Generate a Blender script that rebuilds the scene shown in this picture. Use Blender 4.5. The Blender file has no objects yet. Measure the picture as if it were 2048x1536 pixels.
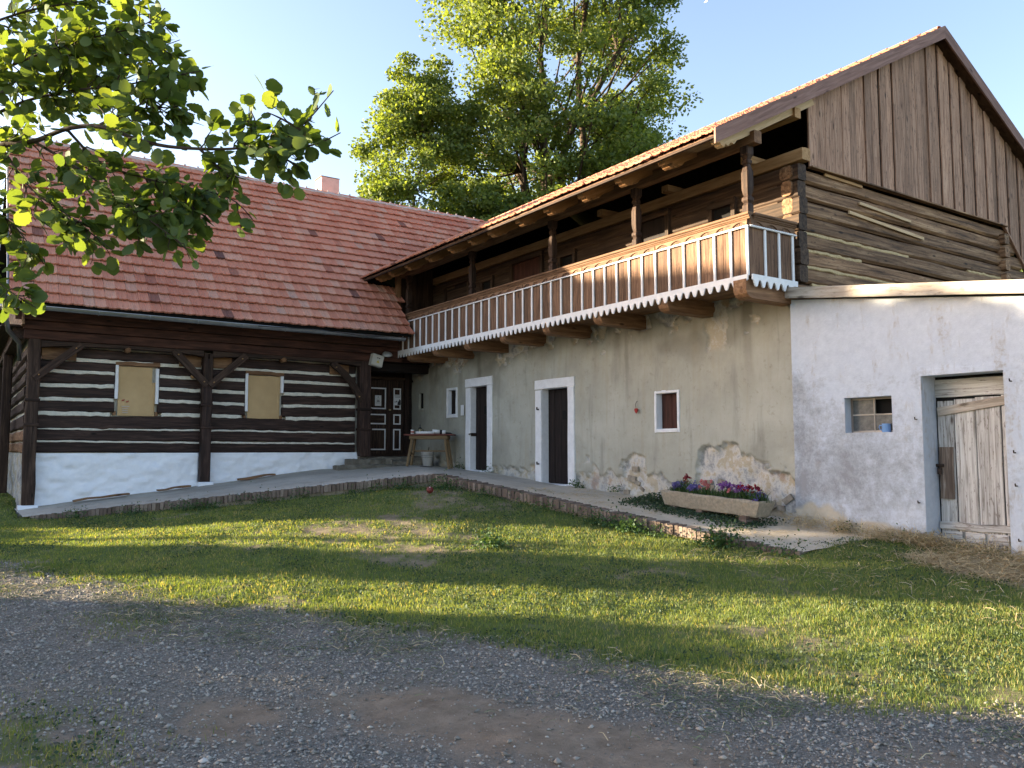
import bpy, math, random
import numpy as np
from mathutils import Matrix, Vector

random.seed(7)
RNG = np.random.default_rng(11)
SC = bpy.context.scene
COL = SC.collection
rad = math.radians

# ------------------------------------------------------------------ camera
cam_d = bpy.data.cameras.new('camera')
cam = bpy.data.objects.new('camera', cam_d)
COL.objects.link(cam)
cam.location = (0, 0, 1.6)
cam.rotation_euler = (rad(94.5), 0, rad(-34))
cam_d.sensor_fit = 'HORIZONTAL'
cam_d.sensor_width = 36
cam_d.lens = 36 * 1640 / 2048
cam_d.clip_end = 2000
SC.camera = cam

# ------------------------------------------------------------------ sky and sun
SUN_EL = 9.5
SUN_AZ = -45.0            # degrees from +Y towards +X
W = bpy.data.worlds.new('World')
SC.world = W
W.use_nodes = True
wn = W.node_tree.nodes
bg = wn['Background']
sky = wn.new('ShaderNodeTexSky')
sky.sky_type = 'NISHITA'
sky.sun_disc = False
sky.sun_elevation = rad(SUN_EL)
sky.sun_rotation = rad(SUN_AZ)
sky.altitude = 300
sky.air_density = 0.9
sky.dust_density = 1.3
sky.ozone_density = 1.5
wb = wn.new('ShaderNodeMix'); wb.data_type = 'RGBA'; wb.blend_type = 'MULTIPLY'      # white balance of the whole sky
wb.inputs[0].default_value = 1.0; wb.inputs[7].default_value = (1.0, 0.855, 0.815, 1)
W.node_tree.links.new(sky.outputs[0], wb.inputs[6])
W.node_tree.links.new(wb.outputs[2], bg.inputs[0])
bg.inputs[1].default_value = 0.115
sun_d = bpy.data.lights.new('sun', 'SUN')
sun_d.energy = 5.0
sun_d.angle = rad(0.5)
sun_d.color = (1.0, 0.80, 0.54)
sun = bpy.data.objects.new('sun', sun_d)
COL.objects.link(sun)
_d = Vector((math.sin(rad(SUN_AZ)) * math.cos(rad(SUN_EL)), math.cos(rad(SUN_AZ)) * math.cos(rad(SUN_EL)), math.sin(rad(SUN_EL))))
sun.rotation_euler = _d.to_track_quat('Z', 'Y').to_euler()
sun.location = _d * 60

SC.view_settings.view_transform = 'Standard'
SC.view_settings.look = 'None'
SC.view_settings.exposure = 2.62
SC.view_settings.gamma = 1.0
SC.view_settings.use_curve_mapping = False
SC.cycles.max_bounces = 6
SC.cycles.diffuse_bounces = 4
SC.cycles.transmission_bounces = 4
SC.cycles.transparent_max_bounces = 4
SC.cycles.use_denoising = True

# ------------------------------------------------------------------ node helpers
class NT:
    def __init__(s, name):
        s.m = bpy.data.materials.new(name); s.m.use_nodes = True
        s.t = s.m.node_tree; s.n = s.t.nodes; s.n.clear()
        s.out = s.n.new('ShaderNodeOutputMaterial')
    def link(s, a, b): s.t.links.new(a, b)
    def node(s, typ, **kw):
        n = s.n.new(typ)
        for k, v in kw.items(): setattr(n, k, v)
        return n
    def put(s, sock, v):
        if hasattr(v, 'is_linked') or isinstance(v, bpy.types.NodeSocket): s.link(v, sock)
        elif isinstance(v, (tuple, list)) and len(v) == 3 and sock.type == 'RGBA': sock.default_value = (*v, 1)
        else: sock.default_value = v
    def coord(s, kind='Object'):
        if kind == 'World': return s.node('ShaderNodeNewGeometry').outputs['Position']
        return s.node('ShaderNodeTexCoord').outputs[kind]
    def rnd(s): return s.node('ShaderNodeObjectInfo').outputs['Random']
    def island(s): return s.node('ShaderNodeNewGeometry').outputs['Random Per Island']
    def attr(s, name):
        n = s.node('ShaderNodeAttribute'); n.attribute_name = name; return n.outputs['Fac']
    def math(s, op, a, b=0.5, c=None, clamp=False):
        n = s.node('ShaderNodeMath', operation=op, use_clamp=clamp)
        s.put(n.inputs[0], a); s.put(n.inputs[1], b)
        if c is not None: s.put(n.inputs[2], c)
        return n.outputs[0]
    def vec(s, v, scale=(1, 1, 1), rndoff=None):
        if rndoff is not None:
            c = s.node('ShaderNodeCombineXYZ')
            a = s.math('MULTIPLY', rndoff, 37.0); b = s.math('MULTIPLY', rndoff, 91.0)
            s.put(c.inputs[0], a); s.put(c.inputs[1], b); s.put(c.inputs[2], a)
            ad = s.node('ShaderNodeVectorMath', operation='ADD'); s.put(ad.inputs[0], v); s.put(ad.inputs[1], c.outputs[0]); v = ad.outputs[0]
        m = s.node('ShaderNodeMapping'); s.put(m.inputs[0], v); m.inputs['Scale'].default_value = scale
        return m.outputs[0]
    def noise(s, v, scale=1.0, detail=5.0, rough=0.6, dist=0.0):
        n = s.node('ShaderNodeTexNoise'); s.put(n.inputs['Vector'], v)
        n.inputs['Scale'].default_value = scale; n.inputs['Detail'].default_value = detail
        n.inputs['Roughness'].default_value = rough; n.inputs['Distortion'].default_value = dist
        return n.outputs[0]
    def voro(s, v, scale=1.0, feature='F1', out='Distance'):
        n = s.node('ShaderNodeTexVoronoi', feature=feature); s.put(n.inputs['Vector'], v); n.inputs['Scale'].default_value = scale
        return n.outputs[out]
    def ramp(s, fac, stops):
        n = s.node('ShaderNodeValToRGB'); s.put(n.inputs[0], fac)
        e = n.color_ramp.elements
        while len(e) < len(stops): e.new(0.5)
        for i, (p, c) in enumerate(stops):
            e[i].position = p
            e[i].color = (*c, 1) if isinstance(c, (tuple, list)) else (c, c, c, 1)
        return n.outputs[0]
    def mix(s, f, a, b, mode='MIX'):
        n = s.node('ShaderNodeMix', data_type='RGBA', blend_type=mode)
        s.put(n.inputs[0], f); s.put(n.inputs[6], a); s.put(n.inputs[7], b)
        return n.outputs[2]
    def bump(s, h, strength=0.4, dist=0.01):
        n = s.node('ShaderNodeBump'); s.put(n.inputs['Height'], h)
        n.inputs['Strength'].default_value = strength; n.inputs['Distance'].default_value = dist
        return n.outputs[0]
    def bsdf(s, col, rough=0.8, normal=None, spec=0.3, metal=0.0, **kw):
        n = s.node('ShaderNodeBsdfPrincipled')
        s.put(n.inputs['Base Color'], col); s.put(n.inputs['Roughness'], rough)
        n.inputs['Specular IOR Level'].default_value = spec; n.inputs['Metallic'].default_value = metal
        if normal is not None: s.put(n.inputs['Normal'], normal)
        for k, v in kw.items(): s.put(n.inputs[k], v)
        s.link(n.outputs[0], s.out.inputs[0]); return n

def dk(c, f): return tuple(x * f for x in c)

def wood(name, c_lo, c_mid, c_hi, grain=16, along=1.1, bump=0.35, rough=0.75, vary=0.5, knots=True, spots=None):
    t = NT(name); r = t.rnd(); o = t.coord()
    v = t.vec(o, (along, grain, grain), r)
    g = t.noise(v, 1.6, 7, 0.62, 0.6)
    big = t.noise(t.vec(o, (0.9, 3, 3), r), 1.3, 3, 0.6)
    col = t.ramp(g, [(0.30, c_lo), (0.5, c_mid), (0.70, c_hi)])
    vv = t.math('ADD', t.math('MULTIPLY', big, 0.7), t.math('MULTIPLY', r, 0.6))
    k = t.math('ADD', t.math('MULTIPLY', vv, vary), 1.0 - vary * 0.62)
    cc = t.node('ShaderNodeCombineColor'); [t.put(cc.inputs[i], k) for i in range(3)]
    col = t.mix(1.0, col, cc.outputs[0], 'MULTIPLY')
    if knots:
        kd = t.voro(t.vec(o, (1.6, 5, 5), r), 1.0)
        kf = t.ramp(kd, [(0.06, 1.0), (0.13, 0.0)])
        col = t.mix(kf, col, dk(c_lo, 0.45))
    if spots:
        sp = t.noise(t.vec(o, (5, 24, 24), r), 1.3, 6, 0.75)
        col = t.mix(t.ramp(sp, [(0.56, 0.0), (0.64, 0.75)]), col, spots)
    nb = t.bump(g, bump, 0.006)
    t.bsdf(col, rough, nb, 0.25); return t.m

def plain(name, col, rough=0.6, spec=0.3, metal=0.0, var=0.15, bump=0.0, nscale=6, world=False):
    t = NT(name); o = t.coord('World' if world else 'Object')
    n = t.noise(o, nscale, 5, 0.65)
    c = t.ramp(n, [(0.3, dk(col, 1 - var)), (0.7, tuple(min(1, x * (1 + var)) for x in col))])
    t.bsdf(c, rough, t.bump(n, bump, 0.01) if bump else None, spec, metal); return t.m

M = {}
M['logdark'] = wood('stained dark logs', (0.012, 0.007, 0.006), (0.032, 0.018, 0.014), (0.072, 0.042, 0.033), grain=14, bump=0.6, rough=0.7, vary=0.7)
M['post'] = wood('old dark posts', (0.012, 0.007, 0.005), (0.040, 0.023, 0.016), (0.090, 0.056, 0.038), grain=16, bump=0.6, vary=0.7)
M['beamred'] = wood('red brown eave beams', (0.018, 0.007, 0.005), (0.055, 0.022, 0.014), (0.115, 0.050, 0.032), grain=12, bump=0.4, vary=0.7)
M['weather'] = wood('weathered log wall', (0.040, 0.022, 0.012), (0.205, 0.115, 0.060), (0.41, 0.265, 0.15), grain=11, along=0.55, bump=1.3, vary=0.9, spots=(0.030, 0.019, 0.013))
M['galwall_shaded'] = wood('dim gallery wall logs', (0.014, 0.009, 0.006), (0.050, 0.031, 0.020), (0.10, 0.066, 0.042), grain=11, along=.6, bump=0.9, vary=0.7)  # weathered log tone darkened further to put the gallery's shade into the colour
M['gable'] = wood('weathered gable boards', (0.135, 0.072, 0.045), (0.32, 0.188, 0.122), (0.44, 0.285, 0.198), grain=22, along=1.0, bump=0.6, vary=1.0, spots=(0.045, 0.032, 0.028))
M['barge'] = wood('brown stained fascia', (0.13, 0.070, 0.055), (0.21, 0.120, 0.095), (0.28, 0.17, 0.14), grain=14, bump=0.2, vary=0.4)
M['balboard'] = wood('balcony boards', (0.045, 0.024, 0.015), (0.135, 0.075, 0.045), (0.220, 0.130, 0.080), grain=16, bump=0.4, vary=0.8, spots=(0.05, 0.028, 0.018))
M['rail'] = wood('balcony rail', (0.080, 0.042, 0.022), (0.170, 0.095, 0.052), (0.250, 0.150, 0.090), grain=14, bump=0.3, vary=0.4)
M['newwood'] = wood('new construction timber', (0.26, 0.145, 0.06), (0.40, 0.235, 0.105), (0.50, 0.32, 0.155), grain=12, bump=0.15, vary=0.3)
M['palewood'] = wood('pale sawn lath', (0.44, 0.30, 0.16), (0.56, 0.40, 0.23), (0.64, 0.48, 0.30), grain=10, bump=0.1, vary=0.2, knots=False)
M['bracket'] = wood('gallery joists', (0.10, 0.05, 0.024), (0.20, 0.108, 0.055), (0.30, 0.175, 0.09), grain=10, bump=0.3, vary=0.5)
M['raft'] = wood('rafter tails', (0.17, 0.082, 0.032), (0.29, 0.155, 0.066), (0.38, 0.215, 0.10), grain=10, bump=0.2, vary=0.4)
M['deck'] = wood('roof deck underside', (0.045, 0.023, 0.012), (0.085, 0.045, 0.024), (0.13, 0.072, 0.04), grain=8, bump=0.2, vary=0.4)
M['doorblack'] = wood('black brown door planks', (0.006, 0.004, 0.004), (0.014, 0.009, 0.008), (0.028, 0.018, 0.015), grain=16, bump=0.3, vary=0.4)
M['shutter'] = wood('red brown shutter', (0.020, 0.008, 0.006), (0.055, 0.020, 0.014), (0.095, 0.038, 0.026), grain=12, bump=0.3, vary=0.5)
M['shedwood'] = wood('peeling grey white door boards', (0.17, 0.145, 0.125), (0.50, 0.49, 0.47), (0.72, 0.72, 0.71), grain=20, along=0.8, bump=0.5, vary=0.5, spots=(0.12, 0.085, 0.065))
M['shedpatch'] = wood('bare brown door board', (0.07, 0.05, 0.04), (0.18, 0.135, 0.105), (0.40, 0.35, 0.31), grain=20, along=0.8, bump=0.5, vary=0.5)
M['fascia'] = wood('grey pale fascia', (0.24, 0.20, 0.16), (0.42, 0.37, 0.31), (0.54, 0.49, 0.43), grain=10, bump=0.15, vary=0.3, spots=(0.2, 0.17, 0.14))
M['tablewood'] = wood('table legs', (0.10, 0.066, 0.033), (0.185, 0.125, 0.066), (0.26, 0.18, 0.10), grain=12, bump=0.2, vary=0.3)
M['tabletop'] = wood('red brown table top', (0.08, 0.025, 0.018), (0.16, 0.055, 0.042), (0.22, 0.085, 0.065), grain=10, bump=0.2, vary=0.3, knots=False)
M['white'] = plain('white paint', (0.74, 0.74, 0.75), 0.55, var=0.08, bump=0.1, nscale=9)
M['lime'] = plain('lime chinking', (0.63, 0.60, 0.51), 0.9, var=0.15, bump=0.6, nscale=14, world=True)
M['foam'] = plain('pale yellow chinking foam', (0.52, 0.40, 0.22), 0.9, var=0.2, bump=0.9, nscale=30)
M['black'] = plain('dark void', (0.006, 0.006, 0.006), 0.9)
M['zinc'] = plain('zinc gutter', (0.30, 0.31, 0.32), 0.42, 0.5, 0.85, 0.2, 0.1, 5)
M['iron'] = plain('rusty iron', (0.05, 0.035, 0.028), 0.6, 0.4, 0.5, 0.4, 0.4, 30)
M['brass'] = plain('brass lock', (0.45, 0.38, 0.22), 0.4, 0.5, 0.8)
M['concrete'] = plain('trough concrete', (0.30, 0.265, 0.205), 0.95, var=0.25, bump=0.8, nscale=22)
M['plastic'] = plain('white plastic', (0.72, 0.72, 0.72), 0.35, 0.5, var=0.03)
M['cream'] = plain('cream metal box', (0.50, 0.49, 0.44), 0.45, 0.4, var=0.06)
M['redp'] = plain('dull red ball', (0.15, 0.022, 0.02), 0.45, 0.4, var=0.2)
M['redheart'] = plain('red ornament', (0.30, 0.02, 0.018), 0.6)
M['blueenamel'] = plain('light blue enamel', (0.20, 0.36, 0.66), 0.25, 0.6, var=0.04)
M['darkstuff'] = plain('dark tool plastic', (0.012, 0.013, 0.016), 0.5)
M['ink'] = plain('print ink', (0.03, 0.03, 0.035), 0.7)
M['paleink'] = plain('faded white print', (0.50, 0.42, 0.33), 0.8)
M['redink'] = plain('faded red print', (0.36, 0.09, 0.06), 0.8)
M['yellow'] = plain('yellow sticker', (0.55, 0.42, 0.03), 0.5)
M['paper'] = plain('paper notice', (0.70, 0.71, 0.72), 0.7, var=0.04)
M['greypaint'] = plain('greyish lamp metal', (0.33, 0.34, 0.34), 0.4, 0.5, 0.2)
M['bark'] = plain('bark', (0.055, 0.040, 0.028), 0.95, var=0.45, bump=1.0, nscale=9)
M['soil'] = plain('flower soil', (0.03, 0.022, 0.016), 1.0, var=0.4, bump=0.8, nscale=30)

def m_cardboard():
    t = NT('brown cardboard'); o = t.coord()
    n = t.noise(t.vec(o, (1, 1, 1), t.rnd()), 2.2, 5, 0.6)
    c = t.ramp(n, [(0.25, (0.43, 0.29, 0.14)), (0.75, (0.55, 0.385, 0.20))])
    t.bsdf(c, 0.75, t.bump(t.noise(o, 3, 3), 0.25, 0.03), 0.25); return t.m
M['card'] = m_cardboard()

def m_tile():
    t = NT('red clay tiles'); o = t.coord('World')
    r = t.math('FRACT', t.math('ADD', t.math('MULTIPLY', t.rnd(), 7.31), t.math('MULTIPLY', t.island(), 13.7)))
    base = t.ramp(r, [(0.0, (0.12, 0.06, 0.05)), (0.02, (0.47, 0.19, 0.118)), (0.35, (0.525, 0.22, 0.14)), (0.7, (0.55, 0.25, 0.163)), (0.93, (0.56, 0.30, 0.205)), (1.0, (0.46, 0.27, 0.20))])
    n1 = t.noise(o, 0.55, 4, 0.6); n2 = t.noise(t.vec(o, (1, 1, 1)), 14, 6, 0.7); n3 = t.noise(t.vec(o, (6, 0.8, 0.8)), 2.2, 4, 0.7)
    base = t.mix(t.ramp(n1, [(0.48, 0.0), (0.66, 0.45)]), base, (0.37, 0.135, 0.09))
    base = t.mix(t.ramp(n2, [(0.55, 0.0), (0.72, 0.55)]), base, (0.21, 0.105, 0.08))
    base = t.mix(t.ramp(n3, [(0.56, 0.0), (0.74, 0.45)]), base, (0.44, 0.28, 0.22))
    t.bsdf(base, 0.85, t.bump(n2, 0.35, 0.006), 0.25); return t.m
M['tile'] = m_tile()

def m_brick():
    t = NT('grey brown kerb bricks'); o = t.coord('World'); r = t.rnd()
    base = t.ramp(r, [(0.0, (0.11, 0.080, 0.066)), (0.5, (0.175, 0.135, 0.112)), (1.0, (0.26, 0.21, 0.175))])
    n = t.noise(o, 22, 6, 0.7)
    base = t.mix(t.ramp(n, [(0.45, 0.0), (0.7, 0.6)]), base, (0.085, 0.075, 0.060))
    t.bsdf(base, 0.95, t.bump(n, 0.8, 0.008), 0.15); return t.m
M['brick'] = m_brick()

def m_tan():
    t = NT('old tan lime plaster'); o = t.coord('World'); pm = t.attr('patch'); st = t.attr('stain')
    n1 = t.noise(o, 0.8, 5, 0.65); n2 = t.noise(o, 9, 7, 0.75); n3 = t.noise(t.vec(o, (3.2, 3.2, 0.35)), 1.2, 5, 0.65)
    col = t.ramp(n1, [(0.28, (0.30, 0.293, 0.25)), (0.5, (0.385, 0.378, 0.32)), (0.72, (0.46, 0.455, 0.395))])
    col = t.mix(t.ramp(n3, [(0.54, 0.0), (0.74, 0.35)]), col, (0.30, 0.245, 0.15))
    col = t.mix(t.ramp(n3, [(0.30, 0.5), (0.44, 0.0)]), col, (0.23, 0.225, 0.19))
    col = t.mix(t.ramp(n2, [(0.56, 0.0), (0.72, 0.5)]), col, (0.19, 0.165, 0.12))
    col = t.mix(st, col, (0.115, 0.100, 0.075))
    s1 = t.noise(o, 2.6, 6, 0.7); s2 = t.noise(o, 1.5, 4, 0.6)
    st_c = t.ramp(s1, [(0.32, (0.20, 0.20, 0.20)), (0.43, (0.36, 0.36, 0.355)), (0.49, (0.54, 0.52, 0.48)), (0.56, (0.43, 0.37, 0.27)), (0.66, (0.48, 0.425, 0.33)), (0.75, (0.60, 0.59, 0.56))])
    st_c = t.mix(t.ramp(s2, [(0.60, 0.0), (0.66, 0.5)]), st_c, (0.34, 0.17, 0.085))
    col = t.mix(pm, col, st_c)
    h = t.math('ADD', t.math('MULTIPLY', n2, 0.6), t.math('MULTIPLY', s1, t.math('MULTIPLY', pm, 2.0)))
    t.bsdf(col, 0.95, t.bump(h, 0.7, 0.018), 0.15); return t.m
M['tan'] = m_tan()

def m_whitewash(name, grime):
    t = NT(name); o = t.coord('World'); pm = t.attr('patch')
    n1 = t.noise(o, 1.5, 7, 0.72, 0.4); n2 = t.noise(o, 12, 6, 0.7); n3 = t.noise(t.vec(o, (2, 2, 0.5)), 1.7, 5, 0.7)
    col = t.ramp(n2, [(0.3, (0.48, 0.53, 0.615)), (0.7, (0.57, 0.62, 0.70))]) if grime else t.ramp(n2, [(0.3, (0.78, 0.81, 0.86)), (0.7, (0.85, 0.875, 0.91))])
    if grime:
        g = t.math('ADD', t.math('MULTIPLY', n1, 0.75), t.math('MULTIPLY', t.attr('stain'), 0.46))
        n5 = t.noise(o, 5.5, 8, 0.8)
        n6 = t.noise(o, 26, 6, 0.8)
        g = t.math('ADD', g, t.math('MULTIPLY', t.math('SUBTRACT', n5, 0.5), 0.75)); g = t.math('ADD', g, t.math('MULTIPLY', t.math('SUBTRACT', n6, 0.5), 0.35))
        col = t.mix(t.ramp(g, [(0.55, 0.0), (0.68, 0.35), (0.88, 0.85)]), col, (0.235, 0.238, 0.25))
        g2 = t.math('MULTIPLY', t.ramp(n3, [(0.55, 0.0), (0.66, 0.7)]), t.ramp(n2, [(0.42, 0.0), (0.6, 1.0)]))
        col = t.mix(g2, col, (0.30, 0.265, 0.23))
        col = t.mix(pm, col, t.ramp(n1, [(0.3, (0.42, 0.36, 0.27)), (0.7, (0.60, 0.555, 0.47))]))
    else:
        col = t.mix(t.ramp(n1, [(0.60, 0.0), (0.75, 0.35)]), col, (0.50, 0.47, 0.43))
    t.bsdf(col, 0.92, t.bump(t.math('ADD', n2, n1), 0.45, 0.014), 0.2); return t.m
M['shedwall'] = m_whitewash('grimy whitewash', True)
M['limewash'] = m_whitewash('fresh limewash', False)

def m_path():
    t = NT('worn concrete paving'); o = t.coord('World')
    n1 = t.noise(o, 0.9, 6, 0.65); n2 = t.noise(o, 16, 7, 0.75); n3 = t.noise(t.vec(o, (1, 1, 1)), 2.6, 5, 0.7)
    col = t.ramp(n1, [(0.3, (0.33, 0.305, 0.26)), (0.7, (0.50, 0.465, 0.40))])
    col = t.mix(t.attr('dry'), col, t.ramp(n3, [(0.3, (0.42, 0.365, 0.28)), (0.7, (0.60, 0.53, 0.42))]))
    col = t.mix(t.ramp(n2, [(0.55, 0.0), (0.72, 0.6)]), col, (0.12, 0.105, 0.08))
    col = t.mix(t.ramp(n3, [(0.60, 0.0), (0.70, 0.6)]), col, (0.14, 0.12, 0.085))
    t.bsdf(col, 0.95, t.bump(n2, 0.6, 0.012), 0.15); return t.m
M['path'] = m_path()

def m_ground():
    t = NT('lawn soil and gravel bed'); o = t.coord('World'); g = t.attr('grass'); gv = t.attr('gravel'); s = t.attr('straw')
    n1 = t.noise(o, 5, 7, 0.75); n2 = t.noise(o, 40, 6, 0.75); n3 = t.noise(o, 0.6, 4)
    soil = t.ramp(n1, [(0.3, (0.17, 0.130, 0.095)), (0.7, (0.33, 0.265, 0.20))])
    green = t.ramp(n1, [(0.25, (0.075, 0.105, 0.034)), (0.75, (0.150, 0.185, 0.062))])
    gvc = t.ramp(t.noise(o, 55, 4, 0.8), [(0.32, (0.10, 0.092, 0.080)), (0.55, (0.22, 0.204, 0.18)), (0.75, (0.34, 0.318, 0.285))])
    st = t.ramp(n2, [(0.3, (0.26, 0.20, 0.12)), (0.7, (0.48, 0.38, 0.235))])
    col = t.mix(g, soil, green); col = t.mix(gv, col, gvc); col = t.mix(s, col, st)
    t.bsdf(col, 1.0, t.bump(t.math('ADD', n2, n1), 0.9, 0.02), 0.1); return t.m
M['ground'] = m_ground()

def m_leaf(name, stops, trans=0.45, tcol=None, attrn=None):
    t = NT(name)
    r = t.attr(attrn) if attrn else t.math('FRACT', t.math('ADD', t.math('MULTIPLY', t.rnd(), 7.3), t.math('MULTIPLY', t.island(), 3.7)))
    col = t.ramp(r, stops)
    d = t.node('ShaderNodeBsdfDiffuse'); t.put(d.inputs[0], col)
    g = t.node('ShaderNodeBsdfGlossy'); g.inputs['Roughness'].default_value = 0.6; g.inputs[0].default_value = (0.8, 0.85, 0.9, 1)
    tr = t.node('ShaderNodeBsdfTranslucent'); t.put(tr.inputs[0], t.mix(1.0, col, tcol or (1.5, 1.35, 0.5), 'MULTIPLY'))
    a = t.node('ShaderNodeMixShader'); a.inputs[0].default_value = trans; t.link(d.outputs[0], a.inputs[1]); t.link(tr.outputs[0], a.inputs[2])
    b = t.node('ShaderNodeMixShader'); b.inputs[0].default_value = 0.025; t.link(a.outputs[0], b.inputs[1]); t.link(g.outputs[0], b.inputs[2])
    t.link(b.outputs[0], t.out.inputs[0]); return t.m
M['leafbig'] = m_leaf('background tree leaves', [(0.0, (0.08, 0.13, 0.03)), (0.5, (0.13, 0.19, 0.045)), (1.0, (0.19, 0.25, 0.062))], 0.5)
M['leafhazel'] = m_leaf('hazel leaves', [(0.0, (0.060, 0.105, 0.028)), (0.6, (0.095, 0.150, 0.036)), (1.0, (0.145, 0.200, 0.050))], 0.5, (1.6, 1.4, 0.45))
M['grass'] = m_leaf('grass blades', [(0.0, (0.072, 0.118, 0.028)), (0.45, (0.150, 0.210, 0.048)), (0.75, (0.235, 0.265, 0.075)), (1.0, (0.36, 0.31, 0.14))], 0.45, (1.6, 1.4, 0.55), 'tint')
M['weed'] = m_leaf('weeds', [(0.0, (0.025, 0.060, 0.020)), (0.6, (0.050, 0.105, 0.032)), (1.0, (0.09, 0.15, 0.045))], 0.3)
M['ivy'] = m_leaf('grey green ground cover', [(0.0, (0.018, 0.040, 0.020)), (0.6, (0.040, 0.075, 0.038)), (1.0, (0.08, 0.115, 0.055))], 0.25)
M['clip'] = m_leaf('mown clippings', [(0.0, (0.06, 0.085, 0.04)), (0.6, (0.13, 0.165, 0.08)), (1.0, (0.24, 0.26, 0.14))], 0.2, (1.1, 1.0, 0.8))
M['straw'] = m_leaf('straw', [(0.0, (0.32, 0.25, 0.145)), (0.6, (0.52, 0.42, 0.25)), (1.0, (0.62, 0.53, 0.34))], 0.2, (1.1, 1.0, 0.8))
M['bloom_violet'] = m_leaf('violet petals', [(0.0, (0.16, 0.05, 0.24)), (1.0, (0.30, 0.13, 0.40))], 0.3, (1, 1, 1))
M['bloom_blue'] = m_leaf('blue violet petals', [(0.0, (0.10, 0.08, 0.30)), (1.0, (0.22, 0.19, 0.46))], 0.3, (1, 1, 1))
M['bloom_red'] = m_leaf('red petals', [(0.0, (0.30, 0.010, 0.018)), (1.0, (0.48, 0.03, 0.04))], 0.3, (1, 1, 1))
M['bloom_dark'] = m_leaf('dark crimson petals', [(0.0, (0.14, 0.006, 0.016)), (1.0, (0.26, 0.012, 0.03))], 0.3, (1, 1, 1))
M['bloom_pink'] = m_leaf('salmon petals', [(0.0, (0.52, 0.13, 0.14)), (1.0, (0.64, 0.24, 0.22))], 0.3, (1, 1, 1))

def m_gravel():
    t = NT('basalt gravel stones'); r = t.island()
    c = t.ramp(r, [(0.0, (0.13, 0.120, 0.105)), (0.55, (0.285, 0.265, 0.235)), (0.93, (0.38, 0.355, 0.315)), (0.985, (0.42, 0.40, 0.36)), (1.0, (0.50, 0.48, 0.45))])
    t.bsdf(c, 0.95, None, 0.1); return t.m
M['gravel'] = m_gravel()

def m_glass():
    t = NT('dirty window glass'); n = t.noise(t.coord(), 9, 5, 0.7)
    p = t.bsdf(t.ramp(n, [(0.3, (0.035, 0.040, 0.042)), (0.75, (0.16, 0.17, 0.165))]), 0.45, None, 0.35); return t.m
M['glass'] = m_glass()
M['chimney'] = plain('pink chimney render', (0.60, 0.40, 0.34), 0.9, var=0.12, bump=0.4, nscale=5)
M['mortar'] = plain('ridge mortar', (0.42, 0.39, 0.37), 0.95, var=0.2, bump=0.6, nscale=12, world=True)
M['stone'] = plain('rubble stones', (0.27, 0.235, 0.185), 0.95, var=0.3, bump=0.9, nscale=10, world=True)
M['stepstone'] = plain('mossy step stone', (0.155, 0.140, 0.112), 0.95, var=0.4, bump=0.9, nscale=7, world=True)
M['darktile'] = plain('dark old tiles', (0.055, 0.045, 0.040), 0.9, var=0.3, bump=0.5, nscale=8)
M['shedbrown'] = wood('brown shed boards', (0.10, 0.055, 0.022), (0.20, 0.115, 0.05), (0.28, 0.17, 0.08), grain=8, bump=0.3, vary=0.4)

# ------------------------------------------------------------------ object helpers
WM = {}
def mesh(name, V, F, smooth=False, attrs=None):
    me = bpy.data.meshes.new(name)
    me.from_pydata([tuple(v) for v in V], [], [tuple(f) for f in F])
    if smooth: me.polygons.foreach_set('use_smooth', [True] * len(me.polygons))
    for k, a in (attrs or {}).items():
        at = me.attributes.new(k, 'FLOAT', 'POINT'); at.data.foreach_set('value', np.asarray(a, dtype=np.float32))
    me.update(); return me

def npmesh(name, V, F, smooth=False, attrs=None):
    """fast mesh from numpy vertices and faces of one size"""
    V = np.asarray(V, dtype=np.float32); F = np.asarray(F, dtype=np.int32)
    me = bpy.data.meshes.new(name); k = F.shape[1]
    me.vertices.add(len(V)); me.vertices.foreach_set('co', V.ravel())
    me.loops.add(F.size); me.loops.foreach_set('vertex_index', F.ravel())
    me.polygons.add(len(F)); me.polygons.foreach_set('loop_start', np.arange(0, F.size, k, dtype=np.int32))
    if smooth: me.polygons.foreach_set('use_smooth', np.ones(len(F), dtype=bool))
    for kk, a in (attrs or {}).items():
        at = me.attributes.new(kk, 'FLOAT', 'POINT'); at.data.foreach_set('value', np.asarray(a, dtype=np.float32))
    me.update(calc_edges=True); me.validate(); return me

def tag(o, label=None, cat=None, group=None, kind=None):
    if label: o['label'] = label
    if cat: o['category'] = cat
    if group: o['group'] = group
    if kind: o['kind'] = kind
    return o

def link(name, data, parent=None, Mx=None, **kw):
    o = bpy.data.objects.new(name, data); COL.objects.link(o)
    Mx = Mx if Mx is not None else Matrix.Identity(4)
    WM[o.name] = Mx
    if parent is not None:
        o.parent = parent; o.matrix_parent_inverse = WM[parent.name].inverted()
    o.matrix_basis = Mx
    return tag(o, **kw)

def obj(name, me, mat, parent=None, Mx=None, **kw):
    if mat is not None and not me.materials: me.materials.append(M[mat] if isinstance(mat, str) else mat)
    return link(name, me, parent, Mx, **kw)

def root(name, loc, label, cat, group=None, rz=0):
    return link(name, None, None, Matrix.Translation(loc) @ Matrix.Rotation(rz, 4, 'Z'), label=label, cat=cat, group=group)

def span(p0, p1, up=(0, 0, 1)):
    p0 = Vector(p0); x = Vector(p1) - p0; L = x.length; x.normalize()
    z = Vector(up); y = z.cross(x)
    if y.length < 1e-4: y = Vector((0, 1, 0)).cross(x)
    y.normalize(); z = x.cross(y)
    m = Matrix((x, y, z)).transposed().to_4x4(); m.translation = p0
    return m, L

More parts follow.
